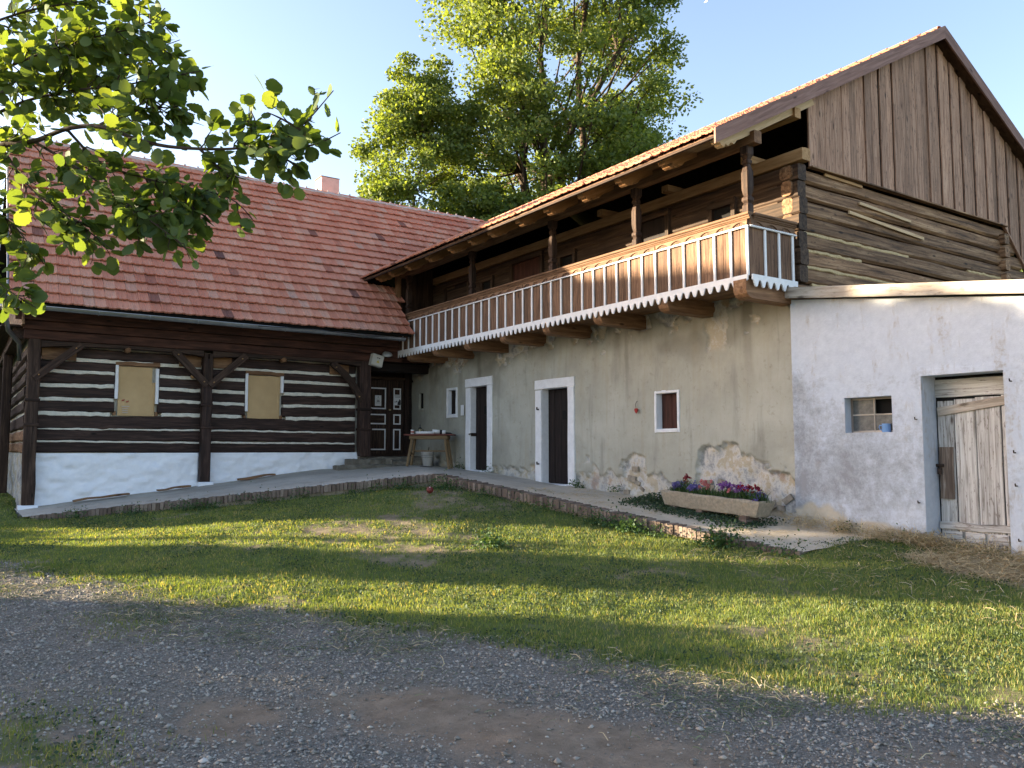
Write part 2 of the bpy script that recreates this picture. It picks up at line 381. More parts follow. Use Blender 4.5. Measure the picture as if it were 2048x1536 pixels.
def bar_mesh(L, w, h, ch=0.008, n=1, jit=0.0):
    """chamfered bar along +X from 0 to L, centred on the axis"""
    ch = min(ch, w * 0.45, h * 0.45); a, b = w / 2, h / 2
    sec = [(a - ch, -b), (a, -b + ch), (a, b - ch), (a - ch, b), (-a + ch, b), (-a, b - ch), (-a, -b + ch), (-a + ch, -b)]
    V = []; F = []
    for i in range(n + 1):
        x = L * i / n; oy, oz = random.gauss(0, jit), random.gauss(0, jit)
        s1, s2 = 1 + random.gauss(0, jit) / max(w, .02), 1 + random.gauss(0, jit) / max(h, .02)
        for (y, z) in sec: V.append((x, y * s1 + oy, z * s2 + oz))
    for i in range(n):
        for k in range(8):
            a0 = i * 8 + k; a1 = i * 8 + (k + 1) % 8
            F.append((a0, a1, a1 + 8, a0 + 8))
    F.append(tuple(range(7, -1, -1))); F.append(tuple(n * 8 + k for k in range(8)))
    return mesh('bar', V, F)

def beam(name, p0, p1, w, h, mat, parent=None, ch=0.008, up=(0, 0, 1), n=1, jit=0.0, **kw):
    m, L = span(p0, p1, up)
    return obj(name, bar_mesh(L, w, h, ch, n, jit), mat, parent, m, **kw)

def blk(name, x0, x1, y0, y1, z0, z1, mat, parent=None, ch=0.006, n=1, jit=0.0, axis=None, **kw):
    d = (x1 - x0, y1 - y0, z1 - z0); c = ((x0 + x1) / 2, (y0 + y1) / 2, (z0 + z1) / 2)
    k = axis if axis is not None else max(range(3), key=lambda i: d[i])
    if k == 0: return beam(name, (x0, c[1], c[2]), (x1, c[1], c[2]), d[1], d[2], mat, parent, ch, (0, 0, 1), n, jit, **kw)
    if k == 1: return beam(name, (c[0], y0, c[2]), (c[0], y1, c[2]), d[0], d[2], mat, parent, ch, (0, 0, 1), n, jit, **kw)
    return beam(name, (c[0], c[1], z0), (c[0], c[1], z1), d[0], d[1], mat, parent, ch, (0, 1, 0), n, jit, **kw)

def plate_mesh(pts, th):
    """polygon pts (x,z) extruded along y from 0 to th"""
    n = len(pts); V = [(x, 0, z) for x, z in pts] + [(x, th, z) for x, z in pts]
    F = [tuple(range(n)), tuple(range(2 * n - 1, n - 1, -1))]
    for i in range(n):
        j = (i + 1) % n; F.append((j, i, i + n, j + n))
    return mesh('plate', V, F)

def plate(name, pts, th, mat, parent, Mx, **kw): return obj(name, plate_mesh(pts, th), mat, parent, Mx, **kw)

def frame(origin, x, z=(0, 0, 1)):
    x = Vector(x).normalized(); z = Vector(z).normalized(); y = z.cross(x)
    m = Matrix((x, y, z)).transposed().to_4x4(); m.translation = Vector(origin); return m

def lathe_mesh(prof, seg=12, cap=True):
    V = []; F = []
    for r, z in prof:
        for k in range(seg):
            a = 2 * math.pi * k / seg; V.append((r * math.cos(a), r * math.sin(a), z))
    for i in range(len(prof) - 1):
        for k in range(seg):
            a0 = i * seg + k; a1 = i * seg + (k + 1) % seg
            F.append((a0, a1, a1 + seg, a0 + seg))
    if cap:
        F.append(tuple(range(seg - 1, -1, -1))); F.append(tuple((len(prof) - 1) * seg + k for k in range(seg)))
    return mesh('lathe', V, F, True)

def tube_np(P, R, sides=6):
    """tapered tube through points, returns verts, quads"""
    P = np.asarray(P, float); V = []; F = []
    n = len(P)
    for i in range(n):
        d = P[min(i + 1, n - 1)] - P[max(i - 1, 0)]; d /= np.linalg.norm(d) + 1e-9
        a = np.cross(d, (0.31, 0.2, 0.93)); a /= np.linalg.norm(a) + 1e-9; b = np.cross(d, a)
        for k in range(sides):
            t = 2 * math.pi * k / sides; V.append(P[i] + R[i] * (a * math.cos(t) + b * math.sin(t)))
    for i in range(n - 1):
        for k in range(sides):
            a0 = i * sides + k; a1 = i * sides + (k + 1) % sides
            F.append((a0, a1, a1 + sides, a0 + sides))
    return V, F

def tube(name, P, r, mat, parent=None, sides=8, **kw):
    P = np.asarray(P, float); R = [r] * len(P) if np.isscalar(r) else r
    c = P.mean(0); V, F = tube_np(P - c, R, sides)
    F.append(tuple(range(sides - 1, -1, -1))); F.append(tuple((len(P) - 1) * sides + k for k in range(sides)))
    return obj(name, mesh(name, V, F, True), mat, parent, Matrix.Translation(Vector(c)), **kw)

# numpy value noise
def vnoise(x, y, scale=1.0, seed=0, octv=4, rough=0.5):
    x = np.asarray(x, float) * scale; y = np.asarray(y, float) * scale
    tot = np.zeros(np.broadcast(x, y).shape); amp = 1.0; nrm = 0
    for o in range(octv):
        xi = np.floor(x).astype(np.int64); yi = np.floor(y).astype(np.int64); fx = x - xi; fy = y - yi
        fx = fx * fx * (3 - 2 * fx); fy = fy * fy * (3 - 2 * fy)
        def h(a, b):
            k = (a * 374761393 + b * 668265263 + (seed + o * 17) * 2147483647) & 0xffffffff
            k = ((k ^ (k >> 13)) * 1274126177) & 0xffffffff
            return ((k ^ (k >> 16)) & 0xffff) / 65535.0
        v = (h(xi, yi) * (1 - fx) + h(xi + 1, yi) * fx) * (1 - fy) + (h(xi, yi + 1) * (1 - fx) + h(xi + 1, yi + 1) * fx) * fy
        tot += v * amp; nrm += amp; amp *= rough; x = x * 2.03 + 5.1; y = y * 2.03 + 3.7
    return tot / nrm
def sstep(a, b, x): t = np.clip((x - a) / (b - a), 0, 1); return t * t * (3 - 2 * t)

def lines(a, b, step, edges):
    g = list(np.linspace(a, b, int(round((b - a) / step)) + 1))
    e = [q for q in edges if a < q < b]
    g = [v for v in g if v in (a, b) or all(abs(v - q) > step * 0.45 for q in e)]
    return np.array(sorted(set(g + e)))

def wall_grid(name, u0, u1, v0, v1, step, holes, to_world, disp, attrs):
    """grid wall with rectangular holes; to_world(u,v,d) -> xyz arrays; d outwards"""
    us = lines(u0, u1, step, [h[0] for h in holes] + [h[1] for h in holes])
    vs = lines(v0, v1, step, [h[2] for h in holes] + [h[3] for h in holes])
    Ug, Vg = np.meshgrid(us, vs, indexing='ij'); nu, nv = Ug.shape
    D = disp(Ug, Vg); P = np.stack(to_world(Ug, Vg, D), -1).reshape(-1, 3)
    i, j = np.meshgrid(np.arange(nu - 1), np.arange(nv - 1), indexing='ij')
    cu = (us[:-1] + us[1:])[:, None] / 2 + 0 * j; cv = (vs[:-1] + vs[1:])[None, :] / 2 + 0 * i
    keep = np.ones_like(cu, bool)
    for h in holes: keep &= ~((cu > h[0]) & (cu < h[1]) & (cv > h[2]) & (cv < h[3]))
    a = (i * nv + j)[keep]; F = np.stack([a, a + nv, a + nv + 1, a + 1], -1)
    return npmesh(name, P, F, True, {k: f(Ug, Vg).ravel() for k, f in attrs.items()})

# ================================================================== TERRAIN
CP = np.array([(0, 0, 0), (-4, 1, 0), (-12, 2, 0), (6, -3, 0), (0, 5, 0), (4.5, 2, 0), (2.4, 8, .08), (.5, 12.7, .15), (-4, 14, .15), (1, 17.6, .27), (1.0, 19.3, .40), (0.3, 22, .45), (-5, 22, .4), (.8, 27, .5),
    (-12, 25, .6), (3.7, 15.7, .46), (5.5, 14.4, .66), (7.2, 13.4, .86), (7.6, 11.4, .66), (8.0, 9.6, .46), (8.55, 6.8, .24), (10.4, 6.4, .39), (9.6, 6.35, .34), (8.9, 6.25, .27), (10.3, 4.7, .31), (10.3, 3.0, .2), (9.3, 4.8, .22), (6, 10, .36), (5, 7, .13), (4, 11, .3), (10, 2, 0), (14, 3, .1),
    (12, 12, .8), (12, 20, 1.0), (6, 21, .8), (20, 0, .1), (6.5, 4.5, .08), (8.3, 4, .12)], float)
def _tps(A, B):
    r2 = ((A[:, None, :] - B[None, :, :]) ** 2).sum(-1); return 0.5 * r2 * np.log(r2 + 1e-9)
_n = len(CP); _K = _tps(CP[:, :2], CP[:, :2]) + np.eye(_n) * 0.3; _Pm = np.c_[np.ones(_n), CP[:, :2]]
_sol = np.linalg.solve(np.block([[_K, _Pm], [_Pm.T, np.zeros((3, 3))]]), np.r_[CP[:, 2], np.zeros(3)])
def gz(x, y):
    x = np.asarray(x, float); y = np.asarray(y, float); sh = x.shape
    q = np.c_[x.ravel(), y.ravel()]
    z = _tps(q, CP[:, :2]) @ _sol[:_n] + np.c_[np.ones(len(q)), q] @ _sol[_n:]
    d = np.sqrt((q[:, 0] - 5) ** 2 + (q[:, 1] - 10) ** 2); w = sstep(14, 24, d)
    return (np.clip(z, -.3, 1.4) * (1 - w) + 0.3 * w).reshape(sh)
def gzf(x, y): return float(gz(np.array([x]), np.array([y]))[0])

# edge of the gravel drive (x as a function of y) : lawn lies to its right
GE_Y = np.array([-6, 0, 1.2, 2.4, 3.8, 5.7, 6.8, 8.0, 9.6, 12.0, 13.5, 15, 20, 40]); GE_X = np.array([9.5, 6.6, 5.9, 5.25, 4.5, 3.75, 3.1, 2.4, 1.6, .75, .0, -1.2, -6, -30])
KA, KB, KD = np.array([1.06, 17.88, .34]), np.array([7.5, 13.72, 1.12]), np.array([8.82, 6.6, .30])   # kerb line, top of the bricks
def masks(x, y):
    wob = (vnoise(x, y, 1.3, 3) - .5) * 0.9 + (vnoise(x, y, 5, 4) - .5) * .3
    d = (x - np.interp(y, GE_Y, GE_X)) * 0.8 + wob * 0.8
    gravel = 1 - sstep(-.32, .22, d + (vnoise(x, y, 14, 8, 2) - .5) * .35)
    # dirt track in the drive and grass in its near left corner
    du = (x - 2.75) * .447 - (y - 3.95) * .894; dv = (x - 2.75) * .894 + (y - 3.95) * .447
    trk = np.exp(-(du / 1.35) ** 4 - (dv / .58) ** 2) + .75 * np.exp(-(((x - 1.35) / .55) ** 2 + ((y - 5.1) / .5) ** 2)) + 0.5 * np.exp(-(((x - 4.3) / .5) ** 2 + ((y - 2.4) / .4) ** 2))
    trk = sstep(.25, .85, trk + (vnoise(x, y, 2.2, 9) - .5) * .8 + (vnoise(x, y, 9, 10) - .5) * .3)
    corner = 1.3 * np.exp(-(((x - .25) / .52) ** 2 + ((y - 5.1) / .85) ** 2)) + .8 * np.exp(-(((x + .1) / .6) ** 2 + ((y - 10.6) / .8) ** 2)) + .6 * np.exp(-(((x - 1.35) / .45) ** 2 + ((y - 8.0) / .6) ** 2))
    corner = np.clip(corner, 0, 1)
    straw = np.exp(-(((x - 9.8) / 1.0) ** 2 + ((y - 4.7) / 1.3) ** 2)); straw = sstep(.50, .90, straw + (vnoise(x, y, 2, 21) - .5) * .5)
    bare = sstep(.56, .76, vnoise(x, y, .85, 31) * .42 + vnoise(x, y, 3.4, 32) * .33 + vnoise(x, y, 11, 33) * .25 + .11 * np.exp(-(((x - 5.2) / 1.8) ** 2 + ((y - 10.5) / 2.6) ** 2)) + .09 * np.exp(-(((x - 7.3) / .9) ** 2 + ((y - 12.6) / 1.2) ** 2)))
    grass = np.clip(1 - gravel, 0, 1) * (1 - .85 * bare); grass = np.maximum(grass, corner * (vnoise(x, y, 3, 5) > .42) * .8)
    grass = grass * (1 - straw)
    gv = gravel * (1 - .96 * trk) * (1 - .8 * corner)
    return grass, gv, straw, trk * gravel

xs = np.unique(np.round(np.r_[-400, -200, -100, -60, -40, -28, -20, np.arange(-14, -2, .5), np.arange(-2, 13.01, .07), np.arange(13.5, 22, .6), 26, 34, 50, 80, 150, 300, 500], 3))
ys = np.unique(np.round(np.r_[-300, -100, -40, -20, -10, np.arange(-6, 1, .5), np.arange(1, 19.6, .07), np.arange(20, 34, .8), 38, 45, 60, 90, 150, 300, 500], 3))
gx, gy = np.meshgrid(xs, ys, indexing='ij')
def terrace_in(x, y):
    d1 = (x - KA[0]) * .543 + (y - KA[1]) * .840; d2 = (x - KB[0]) * .983 + (y - KB[1]) * .182   # metres behind each kerb line
    return sstep(.06, .22, np.minimum(np.where(x < KB[0] + .05, d1, 9), np.where(x > KB[0] - 1.5, d2, 9))) * (y > 7.3 - .45 * (x - 8.7)) * (x > 1.0) * (y < 21)
gzz = -.45 * terrace_in(gx, gy) + gz(gx, gy) + (vnoise(gx, gy, 1.1, 41) - .5) * .07 + (vnoise(gx, gy, 6, 42) - .5) * .03
mg, mgv, mst, mtrk = masks(gx, gy)
i, j = np.meshgrid(np.arange(len(xs) - 1), np.arange(len(ys) - 1), indexing='ij'); a = (i * len(ys) + j).ravel()
ground = obj('ground', npmesh('ground', np.stack([gx, gy, gzz], -1).reshape(-1, 3), np.stack([a, a + len(ys), a + len(ys) + 1, a + 1], -1), True,
             {'grass': mg.ravel(), 'gravel': mgv.ravel(), 'straw': mst.ravel()}), 'ground', kind='structure')

# ------------------------------------------------------------------ terrace path with its brick kerb
def poly_at(P, n):
    P = np.asarray(P, float); L = np.r_[0, np.cumsum(np.linalg.norm(np.diff(P[:, :2], axis=0), axis=1))]
    t = np.linspace(0, L[-1], n); return np.stack([np.interp(t, L, P[:, k]) for k in range(3)], -1)
outer = np.r_[poly_at([KA, KB], 90)[:-1], poly_at([KB, KD], 90)]
inner = np.r_[poly_at([(1.0, 19.42, .40), (2.6, 19.42, .55), (4.6, 19.42, .775), (7.4, 19.42, 1.11), (10.42, 20.5, 1.20)], 90)[:-1], poly_at([(10.42, 20.5, 1.20), (10.42, 16.9, 1.07), (10.42, 13.8, .86), (10.42, 7.8, .54), (10.44, 6.5, .42)], 90)]
nr = 26; tt = np.linspace(0, 1, nr)
PP = outer[:, None, :] * (1 - tt)[None, :, None] + inner[:, None, :] * tt[None, :, None]
PP[..., 2] += (vnoise(PP[..., 0], PP[..., 1], 1.5, 51) - .5) * .035 + (vnoise(PP[..., 0], PP[..., 1], 7, 52) - .5) * .014
PP[:, 0, 2] -= .012
nO = len(outer); i, j = np.meshgrid(np.arange(nO - 1), np.arange(nr - 1), indexing='ij'); a = (i * nr + j).ravel()
terrace = obj('terrace', npmesh('terrace', PP.reshape(-1, 3), np.stack([a, a + nr, a + nr + 1, a + 1], -1), True,
              {'dry': sstep(15.0, 10.5, PP[..., 1] + (vnoise(PP[..., 0], PP[..., 1], 1, 6) - .5) * 3).ravel()}), 'path', kind='structure')
def tz(x, y):
    d = ((PP[..., 0] - x) ** 2 + (PP[..., 1] - y) ** 2); k = np.unravel_index(np.argmin(d), d.shape); return float(PP[k][2])
# earth bank under the kerb
bank = []
for off, dz in ((.0, -.10), (-.05, -.16), (-.10, -.34), (-.16, -.7)):
    nrm = np.r_[np.tile([[-.543, -.840, 0]], (89, 1)), np.tile([[-.983, -.182, 0]], (90, 1))]
    q = outer - nrm * off * -1.0 * .6 + np.array([0, 0, dz]); q[:, :2] += nrm[:, :2] * (vnoise(outer[:, 0] * 3, outer[:, 1] * 3 + dz * 9, 2.2, 61)[:, None] - .35) * .16
    bank.append(q)
bank = np.stack(bank, 1); i, j = np.meshgrid(np.arange(nO - 1), np.arange(3), indexing='ij'); a = (i * 4 + j).ravel()
obj('earth_bank', npmesh('earth_bank', bank.reshape(-1, 3), np.stack([a, a + 4, a + 5, a + 1], -1), True), 'stone', terrace)
bms = []
for k in range(5):
    me = bar_mesh(.25, .064, .135, .009, 2, .003); me.materials.append(M['brick']); bms.append(me)
def kerb(A, B, flip):
    A = Vector(A); B = Vector(B); L = (B - A).length; d = (B - A).normalized(); nn = int(L / .0745)
    inw = Vector((-d.y, d.x, 0)) if flip else Vector((d.y, -d.x, 0))
    inw.normalize()
    for k in range(nn):
        p = A + d * (k + .5) * L / nn - inw * (.05 + random.uniform(-.012, .012)); p.z += -.062 + random.gauss(0, .006)
        m, _ = span(p, p + inw); m = m @ Matrix.Rotation(random.gauss(0, .04), 4, 'Z') @ Matrix.Rotation(random.gauss(0, .03), 4, 'X')
        link('brick', random.choice(bms), terrace, m)
kerb(KA + np.array([.15, -.1, .01]), KB, True)
kerb(KB, KD, True)

# ================================================================== GRANARY (long range on the right)
X0 = 10.4
gran = root('granary', (12.5, 13, .5), 'long granary range with tan plaster ground floor, carved timber gallery and board gable', 'building')
HO = [(16.44, 17.20, .9, 3.10), (13.33, 14.25, .7, 2.87), (10.24, 10.75, 1.95, 2.58), (17.93, 18.33, 2.47, 3.08), (19.70, 19.94, 2.68, 3.10)]
def patch_tan(u, v):
    n = vnoise(u, v, 2.2, 71, 5, .6); n2 = vnoise(u, v, 7, 72, 3)
    basez = np.interp(u, [7.8, 13.8, 20.3], [.54, .86, 1.2])
    top1 = np.interp(u, [7.75, 8.3, 9.0, 9.35, 9.75, 9.85, 10.0], [1.15, 1.28, 1.62, 1.62, 1.55, 1.0, .2]) + (n - .5) * .35 + (n2 - .5) * .30 + (vnoise(u, v, 16, 74, 2) - .5) * .14
    a = sstep(.02, -.02, v - top1) * (u < 10.0)
    r = np.sqrt(((u - 11.35) / .33) ** 2 + ((v - 1.15) / .36) ** 2) + (n - .5) * 1.0 + (n2 - .5) * .7
    b = sstep(1.0, .94, r)
    c = sstep(.03, -.03, v - basez - .18 - (n - .5) * 1.1 - .18 * np.exp(-((u - 11.8) / 1.6) ** 2)) * .8
    e = sstep(.62, .66, n * .7 + n2 * .3 + .22 * np.exp(-((v - 4.0) / .35) ** 2) - .05)
    f = sstep(1.0, .9, np.abs(u - 9.35) / .22 + (n2 - .5)) * sstep(3.2, 3.3, v + (n - .5) * .4) * .6
    return np.clip(np.maximum.reduce([a, b, c, e * (v > 3.45), f]), 0, 1)
def stain_tan(u, v):
    n = vnoise(u * 2.2, v * .35, 1.0, 75, 4, .6); n2 = vnoise(u, v, 1.2, 76, 4)
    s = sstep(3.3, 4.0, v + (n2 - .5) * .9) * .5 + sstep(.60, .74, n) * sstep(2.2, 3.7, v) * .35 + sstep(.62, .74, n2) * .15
    s = s + .5 * np.exp(-((u - 18.2) / .9) ** 2) * sstep(2.6, 1.4, v) * vnoise(u, v, 2, 78)
    return np.clip(s, 0, .8)
def disp_tan(u, v):
    p = patch_tan(u, v)
    return (vnoise(u, v, .5, 81, 3) - .5) * .09 + (vnoise(u, v, 4, 82, 4) - .5) * .018 * (1 - p) - p * (.065 - (vnoise(u, v, 3.6, 83, 3) - .5) * .11) + .02 * sstep(1.3, .5, v - .25)
wall = obj('plaster_wall', wall_grid('plaster_wall', 7.8, 20.5, .15, 4.13, .032, HO, lambda u, v, d: (X0 - d, u, v), disp_tan, {'patch': patch_tan, 'stain': stain_tan}), 'tan', gran)
blk('wall_core', 10.78, 10.84, 7.85, 20.4, .1, 4.12, 'doorblack', gran, axis=1)
# loose stones in the bared masonry
for k in range(26):
    y = random.uniform(7.9, 9.9) if k < 18 else random.uniform(11.05, 11.7); z = random.uniform(.55, 1.05 if k < 18 else 1.3)
    s = random.uniform(.05, .13)
    V = [Vector((random.uniform(.6, 1) * sx * .05, sy * s * random.uniform(.7, 1), sz * s * .55 * random.uniform(.7, 1))) for sx in (-1, 1) for sy in (-1, 1) for sz in (-1, 1)]
    obj('stone', mesh('stone', V, [(0, 1, 3, 2), (4, 6, 7, 5), (0, 4, 5, 1), (2, 3, 7, 6), (0, 2, 6, 4), (1, 5, 7, 3)]), 'stone', wall, Matrix.Translation((X0 + .035, y, z)) @ Matrix.Rotation(random.gauss(0, .2), 4, 'X'))

def reveal(parent, y0, y1, z0, z1, mat, depth=.32, sill=True):
    blk('jamb', X0 - .005, X0 + depth, y1, y1 + .06, z0, z1 + .05, mat, parent, axis=2)
    blk('jamb', X0 - .005, X0 + depth, y0 - .06, y0, z0, z1 + .05, mat, parent, axis=2)
    blk('lintel_reveal', X0 - .005, X0 + depth, y0, y1, z1, z1 + .06, mat, parent, axis=1)
    if sill: blk('sill', X0 - .03, X0 + depth, y0, y1, z0 - .06, z0, mat, parent, axis=1)

def stone_door(oy0, oy1, oz1, y0, y1, z0, z1, dp):
    fr = obj('door_frame', bar_mesh(oz1 - z0 - .02 - (oz1 - z1), (oy1 - y1), .07, .012, 6, .003), 'white', gran, frame((X0 - .005, (oy1 + y1) / 2, z0), (0, 0, 1), (-1, 0, 0)))
    beam('frame_post', (X0 - .005, (oy0 + y0) / 2, z0), (X0 - .005, (oy0 + y0) / 2, z1 - .002), .07, y0 - oy0, 'white', fr, .012, (0, 1, 0), 6, .003)
    beam('frame_lintel', (X0 - .004, oy0 - .01, (z1 + oz1) / 2), (X0 - .004, oy1 + .01, (z1 + oz1) / 2), .078, oz1 - z1, 'white', fr, .012, n=4, jit=.003)
    reveal(fr, y0, y1, z0 + .02, z1, 'white', dp + .06, False)
    blk('threshold', X0 - .12, X0 + dp + .03, y0 - .05, y1 + .05, z0 - .08, z0 + .03, 'white', fr, .02, axis=1)
    blk('dark_back', X0 + dp + .10, X0 + dp + .14, y0 - .1, y1 + .1, z0, z1 + .1, 'black', fr)
    dr = blk('door', X0 + dp + .028, X0 + dp + .058, y0 - .02, y1 + .02, z0 + .03, z1 + .02, 'doorblack', gran, .003)
    n = 4; w = (y1 - y0 + .04) / n
    for k in range(n):
        blk('plank', X0 + dp - .006 * (k % 2), X0 + dp + .028, y0 - .02 + k * w + .004, y0 - .02 + (k + 1) * w - .004, z0 + .04, z1 + .01, 'doorblack', dr, .005)
    ym = y0 + (y1 - y0) * .36; zm = z0 + (z1 - z0) * .72
    blk('peephole_frame', X0 + dp - .02, X0 + dp - .004, ym - .11, ym + .11, zm - .13, zm + .13, 'doorblack', dr, .004)
    blk('peephole', X0 + dp - .026, X0 + dp - .018, ym - .075, ym + .075, zm - .095, zm + .095, 'black', dr, .002)
    return fr, dr
f1, d1 = stone_door(16.22, 17.42, 3.31, 16.44, 17.20, 1.05, 3.10, .14)
tube('door_handle', [(X0 - .02, 17.21, 1.95), (X0 - .06, 17.21, 1.95), (X0 - .065, 17.10, 1.96)], .014, 'iron', f1)
blk('latch_plate', X0 - .012, X0 + .14, 17.185, 17.198, 1.90, 1.98, 'iron', f1)
f2, d2 = stone_door(13.12, 14.47, 3.07, 13.33, 14.25, .83, 2.87, .17)
for z in (2.44, 1.27): tube('hinge_pin', [(X0 - .035, 14.33, z), (X0 - .09, 14.33, z), (X0 - .09, 14.33, z + .05)], .017, 'iron', f2)

def painted_window(y0, y1, z0, z1, b, mat, dp):
    w = blk('window', X0 + dp + .022, X0 + dp + .06, y0 - .03, y1 + .03, z0 - .03, z1 + .03, mat, gran, axis=2)
    for k in range(2): blk('plank', X0 + dp, X0 + dp + .022, y0 + (y1 - y0) * k / 2 + .004, y0 + (y1 - y0) * (k + 1) / 2 - .004, z0, z1, mat, w)
    blk('window_frame', X0 - .028, X0 + .03, y0 - b, y0, z0 - b * 1.2, z1 + b * .8, 'white', w, .008, 4, .002, axis=2)
    blk('window_frame', X0 - .028, X0 + .03, y1, y1 + b, z0 - b * 1.2, z1 + b * .8, 'white', w, .008, 4, .002, axis=2)
    blk('window_frame', X0 - .027, X0 + .03, y0, y1, z1, z1 + b * .8, 'white', w, .008, axis=1)
    blk('window_frame', X0 - .031, X0 + .03, y0, y1, z0 - b * 1.2, z0, 'white', w, .008, axis=1)
    reveal(w, y0, y1, z0, z1, 'limewash', dp + .02); return w
painted_window(10.24, 10.75, 1.95, 2.58, .055, 'shutter', .11)
painted_window(17.93, 18.33, 2.47, 3.08, .075, 'doorblack', .085)
sl = blk('wall_slot', X0 + .06, X0 + .08, 19.6, 20.0, 2.6, 3.2, 'black', gran)
reveal(sl, 19.70, 19.94, 2.68, 3.10, 'tan', .06)

# ---- gallery
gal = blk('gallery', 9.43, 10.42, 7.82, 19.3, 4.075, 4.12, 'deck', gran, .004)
for k in range(8):
    blk('floor_board', 9.44 + k * .121, 9.44 + k * .121 + .115, 7.83, 19.29, 4.055, 4.078, 'bracket', gal, .003)
# joists with rounded noses
def joist_pts(L, h): return [(0, h), (0, h * .45), (.02, h * .24), (.06, h * .09), (.13, 0), (L, 0), (L, h)]
for k, y in enumerate([7.92, 9.53, 11.19, 12.74, 14.27, 15.76, 17.23, 18.60]):
    wd = .21; big = 1.12 if k == 0 else 1
    plate('joist', joist_pts(1.5, .245 * big), wd * big, 'bracket', gran, frame((9.36 if k else 9.32, y + wd * big / 2 * 1.0, 4.055 - .245 * big), (1, 0, 0)) @ Matrix.Translation((0, -wd * big, 0)) if False else frame((9.38 if k else 9.34, y - wd * big / 2, 4.052 - .245 * big), (1, 0, 0)))
YB0, YB1, SP = 7.78, 19.2, .318
XB = 9.40
def baluster_side(n, P, side):
    """P(t, out) -> point along the balustrade; builds boards, slats, arches, trims"""
    for k in range(n):
        a, b = k * SP + .004, (k + 1) * SP - .004
        if side and k == n - 1: b = a + .30
        p0 = P((a + b) / 2, .012); m = frame((p0[0], p0[1], 4.09), (0, 0, 1), (P(0, 1)[0] - P(0, 0)[0], P(0, 1)[1] - P(0, 0)[1], 0))
        w = b - a
        half = random.choice([1, 1, 2])
        for q in range(half):
            c = P(a + w * (q + .5) / half, .012)
            m.translation = Vector((c[0], c[1], 4.09)); obj('panel_board', bar_mesh(.80, w / half - .004, .02, .003), 'balboard', gal, m)
dirs = {'front': ((XB, YB0), (0, 1), (-1, 0)), 'side': ((XB, YB0), (1, 0), (0, -1))}
def balustrade(kind, n, length):
    (ox, oy), (dx, dy), (nx, ny) = dirs[kind]
    def P(t, o): return (ox + dx * t + nx * o, oy + dy * t + ny * o)
    nv = Vector((nx, ny, 0)); dv = Vector((dx, dy, 0))
    for k in range(n):                                   # boards behind the slats
        a, b = k * SP, min((k + 1) * SP, length)
        if b - a < .05: continue
        parts = 2 if random.random() < .35 else 1
        for q in range(parts):
            w = (b - a) / parts; c = P(a + w * (q + .5), 0)
            obj('panel_board', bar_mesh(.855, w - .005, .022, .003), 'balboard', gal, frame((c[0], c[1], 4.085), (0, 0, 1), nv))
    for k in range(n + (1 if kind == 'front' else 0)):   # white slats
        t = k * SP + (0.318 if kind == 'side' else 0)
        if t > length: continue
        c = P(t + (-.0 if k else .012 if kind == 'front' else 0), .026)
        zb = 4.10 if kind == 'front' else 4.10 + (.02 if k == 2 else 0)
        obj('slat', bar_mesh(4.815 - zb, .046, .026, .005), 'white', gal, frame((c[0], c[1], zb), (0, 0, 1), nv))
    # arched apron board: one plank per run of six bays
    fr = frame((ox, oy, 0), dv, (0, 0, 1)); inward = fr.to_3x3() @ Vector((0, 1, 0))
    sgn = 1 if inward.dot(nv) > 0 else -1
    for k0 in range(0, n, 6):
        k1 = min(n, k0 + 6); pts = [(min(k1 * SP, length), 4.965), (k0 * SP, 4.965)]
        for k in range(k0, k1):
            for q in range(0, 9):
                s = q / 8; x = k * SP + .018 + (SP - .036) * s
                if x > length: continue
                pts.append((x, 4.838 + .066 * math.sin(math.pi * s) ** .6))
        pl = plate_mesh(pts, .016); obj('arched_board', pl, 'rail', gal, fr @ Matrix.Translation((0, .013 if sgn > 0 else -.029, 0)))
    # white cord rail under the arches
    e = length + (.0 if kind == 'side' else 0)
    p0, p1 = P(-.02, .042), P(e - .0, .042)
    beam('cord_rail', (*p0, 4.822), (*p1, 4.822), .028, .026, 'white', gal, .008)
    if kind == 'side' or True:
        me = bar_mesh(.022, .034, .032, .008); me.materials.append(M['white'])
        for k in range(int(min(e, 2.6) / .045)):
            c = P(.01 + k * .045, .042); m, _ = span((*c, 4.822), (*P(.1 + k * .045, .042), 4.822)); link('cord_bead', me, gal, m)
    # scalloped valance
    per = SP / 2
    for k0 in range(0, n * 2, 12):
        k1 = min(n * 2, k0 + 12); pts = [(min(k1 * per, length), 4.115), (k0 * per, 4.115)]
        for k in range(k0, k1):
            for q in range(13):
                s = q / 12; x = (k + s) * per
                if x > length: continue
                c = math.cos(2 * math.pi * s); pts.append((x, 3.985 + .052 * math.copysign(abs(c) ** .6, c)))
        obj('valance', plate_mesh(pts, .022), 'white', gal, fr @ Matrix.Translation((0, .030 if sgn > 0 else -.052, 0)))
    # handrail: three mouldings
    q0, q1 = P(-.05, 0), P(length, 0)
    for o, z, w, h in ((.0, 5.005, .13, .045), (.018, 4.968, .055, .035), (.022, 4.94, .03, .022)):
        a = P(-.05 - (o if kind == 'side' else 0), o + .01); b = P(length, o + .01)
        if kind == 'side': a = P(.06, o + .01)
        beam('handrail', (*a, z), (*b, z), w, h, 'rail', gal, .012)
balustrade('front', 36, YB1 - YB0)
balustrade('side', 4, 1.03)

